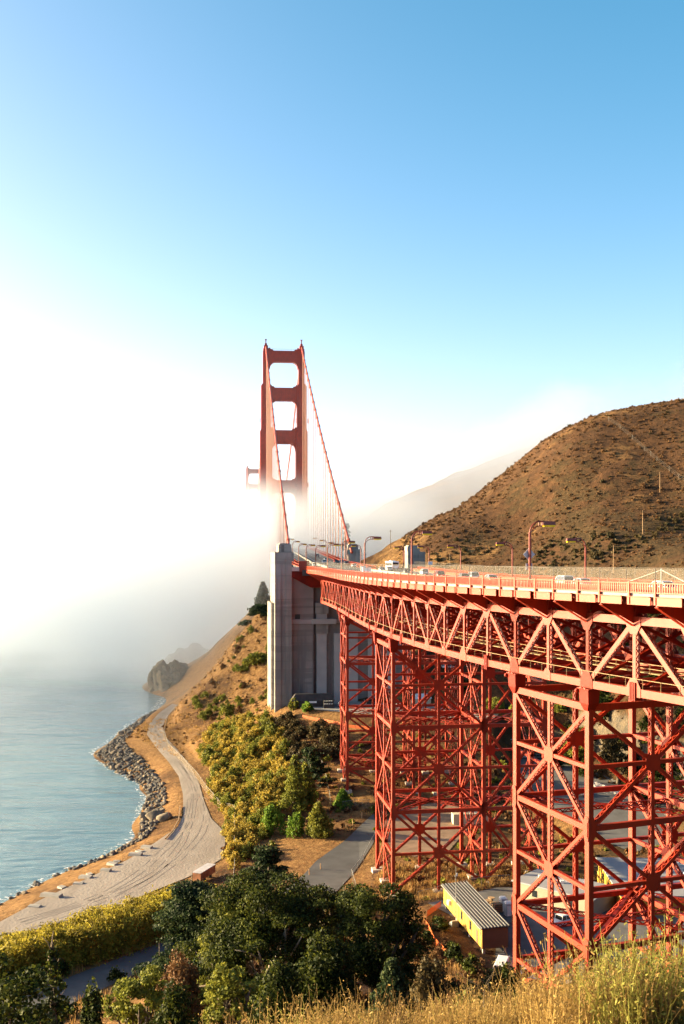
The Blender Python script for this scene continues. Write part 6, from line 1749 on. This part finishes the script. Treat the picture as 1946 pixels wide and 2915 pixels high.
# rust and olive scrub on the grass slopes and in the valley
SL = [(-90,420),(-60,470),(-30,500),(-22,400),(-25,372),(-60,360),(-72,390)]
mass('slope_scrub', [(x, y, r.uniform(0.3, 0.8)) for x, y in scatter_poly(SL, 380, r) if not inside(np.array([x]), np.array([y]), BEACH)[0]], tl, L_BROWN, 'low russet tufts on the grass slope', r)
VAL = [(-30,262),(-18,310),(-8,345),(25,338),(60,330),(95,300),(85,220),(70,210),(40,208),(12,200),(-2,190),(8,215),(12,240),(-10,262),(-20,240),(-40,225)]
vp = [(x, y) for x, y in scatter_poly(VAL, 900, r) if not any(inside(np.array([x]), np.array([y]), q)[0] for q in (LOWROAD, YARD, LOT2, LOT3, BEACH, DIRT))]
mass('valley_scrub', [(x, y, r.uniform(0.5, 1.3)) for x, y in vp[:300]], tl, L_BROWN, 'russet scrub in the valley under the viaduct', r)
mass('valley_bushes', [(x, y, r.uniform(0.6, 1.6)) for x, y in vp[300:430]], tl, L_OLIVE, 'olive bushes in the valley under the viaduct', r)
# dry grass: tufts of blades
def grass_tuft(q, n, h, w):
    b = np.stack([q.normal(0, 0.35, n), q.normal(0, 0.35, n), np.zeros(n)], 1); t = b+np.stack([q.normal(0, 0.28*h, n), q.normal(0, 0.28*h, n), h*q.uniform(0.5, 1.1, n)], 1)
    s = np.stack([np.cos(q.uniform(0, 3.14, n)), np.sin(q.uniform(0, 3.14, n)), np.zeros(n)], 1)*w
    return np.stack([b-s, b+s, t+s*0.25, t-s*0.25], 1).reshape(-1, 3)
tg = [grass_tuft(np.random.default_rng(120+k), 16, 0.9, 0.06) for k in range(5)]
mass('dry_grass', [(x, y, r.uniform(0.7, 1.4)) for x, y in vp[430:]] + [(x, y, r.uniform(0.6, 1.3)) for x, y in scatter_poly(SL, 900, r)] + [(x, y, r.uniform(0.7, 1.5)) for x, y in scatter_poly([(14,196),(0,205),(10,228),(40,230),(52,210),(30,206)], 700, r)], tg, L_GRASS, 'tufts of dry grass in the valley and on the slopes', r)
# brush right below the camera: dry twiggy stems, greener at the right
def brush_clump(q, n, h, leafn, lw):
    V = []
    for k in range(n):
        b = np.array([q.normal(0, 0.28), q.normal(0, 0.28), 0.0]); d = np.array([q.normal(0, 0.22), q.normal(0, 0.22), 1.0]); L = h*q.uniform(0.5, 1.1); p = b; wd = 0.014
        for s in range(3):
            d2 = d+q.normal(0, 0.12, 3); e = p+d2/np.linalg.norm(d2)*L/3; sd = np.array([math.cos(k), math.sin(k), 0])*wd*(1-s*0.28); se = sd*0.7
            V.append(np.array([p-sd, p+sd, e+se, e-se])); 
            m_ = leafn
            c = p+(e-p)*q.random((m_, 1)); V.append(leaves(c+q.normal(0, 0.05, (m_, 3)), q.normal(size=(m_, 3)), lw, q, 0.35, 0.8))
            p = e; d = d2
    return np.concatenate(V)
tb = [brush_clump(np.random.default_rng(140+k), 26, 1.9, 4, 0.085) for k in range(5)]
def near_spots(pxr, dr, n, top):
    out = []
    for _ in range(n):
        d = r.uniform(*dr); px = r.uniform(*pxr); x = (px-973)/FOC*d
        out.append((x, d, r.uniform(0.75, 1.15)*top))
    return out
mass('dry_brush', near_spots((600,1700), (27,48), 330, 0.95)+near_spots((250,640), (30,60), 70, 0.8)+near_spots((1200,1950), (36,70), 170, 1.05)+near_spots((1500,1990), (24,34), 60, 1.15), tb, L_BRUSH, 'dry straw coloured brush right below the camera', r)
mass('green_brush', near_spots((1690,1990), (24,40), 130, 1.2)+near_spots((1600,1800), (30,44), 30, 0.9)+near_spots((700,1500), (30,44), 40, 0.9), tb, L_BROOM, 'yellow green brush at the bottom right corner', r)
# shrubs and grass filling the slope under the foreground trees
FS = [(-60,150),(-52,100),(-40,70),(-20,70),(0,78),(22,82),(30,110),(24,135),(20,160),(16,190),(0,205),(-12,205),(-22,190),(-40,172)]
fp = [(x, y) for x, y in scatter_poly(FS, 1500, r) if not any(inside(np.array([x]), np.array([y]), q)[0] for q in (LOWROAD, YARD, BEACH))]
mass('slope_bushes', [(x, y, r.uniform(1.0, 2.3)) for x, y in fp[:170]], tm, L_DARK, 'dark bushes under the trees below the camera', r)
mass('slope_brown_bushes', [(x, y, r.uniform(0.8, 1.7)) for x, y in fp[170:300]], tm, L_BROWN, 'brown bushes among the trees below the camera', r)
mass('slope_grass', [(x, y, r.uniform(0.8, 1.5)) for x, y in fp[300:]], tg, L_GRASS, 'dry grass under the trees below the camera', r)
BK = [(66,338),(62,318),(74,300),(84,270),(84,235),(78,205),(92,185),(125,190),(130,260),(115,320),(90,350)]
bp_ = scatter_poly(BK, 330, r)
mass('bank_thicket', [(x, y, r.uniform(1.5, 3.3)) for x, y in bp_[:210]], tm, L_DARK, 'dark thicket on the shaded bank behind the trestles', r)
mass('bank_undergrowth', [(x, y, r.uniform(1.2, 2.4)) for x, y in bp_[210:]], tm, L_SCRUB, 'dull undergrowth on the shaded bank behind the trestles', r)
PS = [(-62,440),(-40,470),(-30,440),(-26,395),(-34,385),(-50,395)]
ps_ = scatter_poly(PS, 70, r)
mass('pylon_slope_bushes', [(x, y, r.uniform(0.8, 2.4)) for x, y in ps_[:45]], tm, L_OLIVE, 'green bushes climbing the grass slope beside the tall pylon', r)
mass('pylon_slope_russet', [(x, y, r.uniform(0.8, 2.0)) for x, y in ps_[45:]], tm, L_BROWN, 'russet bushes on the grass slope beside the tall pylon', r)
# ---------------------------------------------------------------- the fog bank over the strait
def fog_material():
    m = bpy.data.materials.new('fog_volume'); m.use_nodes = True
    nt = m.node_tree; N = nt.nodes; Lk = nt.links
    N.remove(N['Principled BSDF'])
    out = N['Material Output']
    pv = N.new('ShaderNodeVolumePrincipled')
    pv.inputs['Color'].default_value = (0.85, 0.888, 0.94, 1)
    pv.inputs['Anisotropy'].default_value = 0.72
    Lk.new(pv.outputs[0], out.inputs['Volume'])
    g = N.new('ShaderNodeNewGeometry')
    sep = N.new('ShaderNodeSeparateXYZ'); Lk.new(g.outputs['Position'], sep.inputs[0])
    def math_(op, a, b=None, c=None):
        x = N.new('ShaderNodeMath'); x.operation = op
        for k, v in enumerate((a, b, c)):
            if v is None: continue
            if isinstance(v, (int, float)): x.inputs[k].default_value = v
            else: Lk.new(v, x.inputs[k])
        return x.outputs[0]
    def ramp(x, a, b, lo=0.0, hi=1.0):
        r = N.new('ShaderNodeMapRange'); r.interpolation_type = 'SMOOTHSTEP'
        r.inputs['From Min'].default_value = a; r.inputs['From Max'].default_value = b; r.inputs['To Min'].default_value = lo; r.inputs['To Max'].default_value = hi
        Lk.new(x, r.inputs['Value']); return r.outputs['Result']
    X, Y, Z = sep.outputs
    t = N.new('ShaderNodeTexNoise'); t.inputs['Scale'].default_value = 0.0085; t.inputs['Detail'].default_value = 3.5; t.inputs['Roughness'].default_value = 0.55
    Lk.new(g.outputs['Position'], t.inputs['Vector'])
    n = math_('SUBTRACT', t.outputs['Fac'], 0.5)
    # front of the bank: nearer over the sea, farther back by the hill
    front = math_('ADD', Y, math_('MULTIPLY', n, 260.0))
    front = math_('SUBTRACT', front, math_('ADD', ramp(X, -50, -15, 0.0, 70.0), ramp(X, -20, 120, 0.0, 70.0)))
    fr = ramp(front, 430, 650)
    # top of the bank: about 40 m above the deck at the tower, higher far behind
    top = math_('ADD', math_('MULTIPLY', ramp(Y, 850, 2300), 62.0), ramp(X, 0, 190, 101.0, 180.0))
    hz = math_('SUBTRACT', math_('SUBTRACT', Z, top), math_('MULTIPLY', n, 105.0))
    hr = ramp(hz, 20, -22)
    den = math_('MULTIPLY', math_('MULTIPLY', fr, hr), ramp(X, -20, 120, 0.0145, 0.0085))
    den = math_('MULTIPLY', den, ramp(X, -520, -230, 0.06, 1.0))
    den = math_('MULTIPLY', den, ramp(t.outputs['Fac'], 0.36, 0.60, 0.30, 1.45))
    haze = math_('MULTIPLY', math_('MULTIPLY', ramp(Y, 420, 700), ramp(Z, 290, 150)), 0.00008)      # thin air above the bank
    den = math_('ADD', den, haze)
    Lk.new(den, pv.inputs['Density'])
    return m
mb = MB()
x0, x1, y0, y1 = -900, 1500, 400, 2700
mb.hexa([(x0,y0,-3), (x1,y0,-3), (x1,y1,-3), (x0,y1,-3), (x0,y0,190), (x1,y0,190), (x1,y1,320), (x0,y1,320)])
fog = tag(mb.build('fog_bank', fog_material()), kind='stuff')
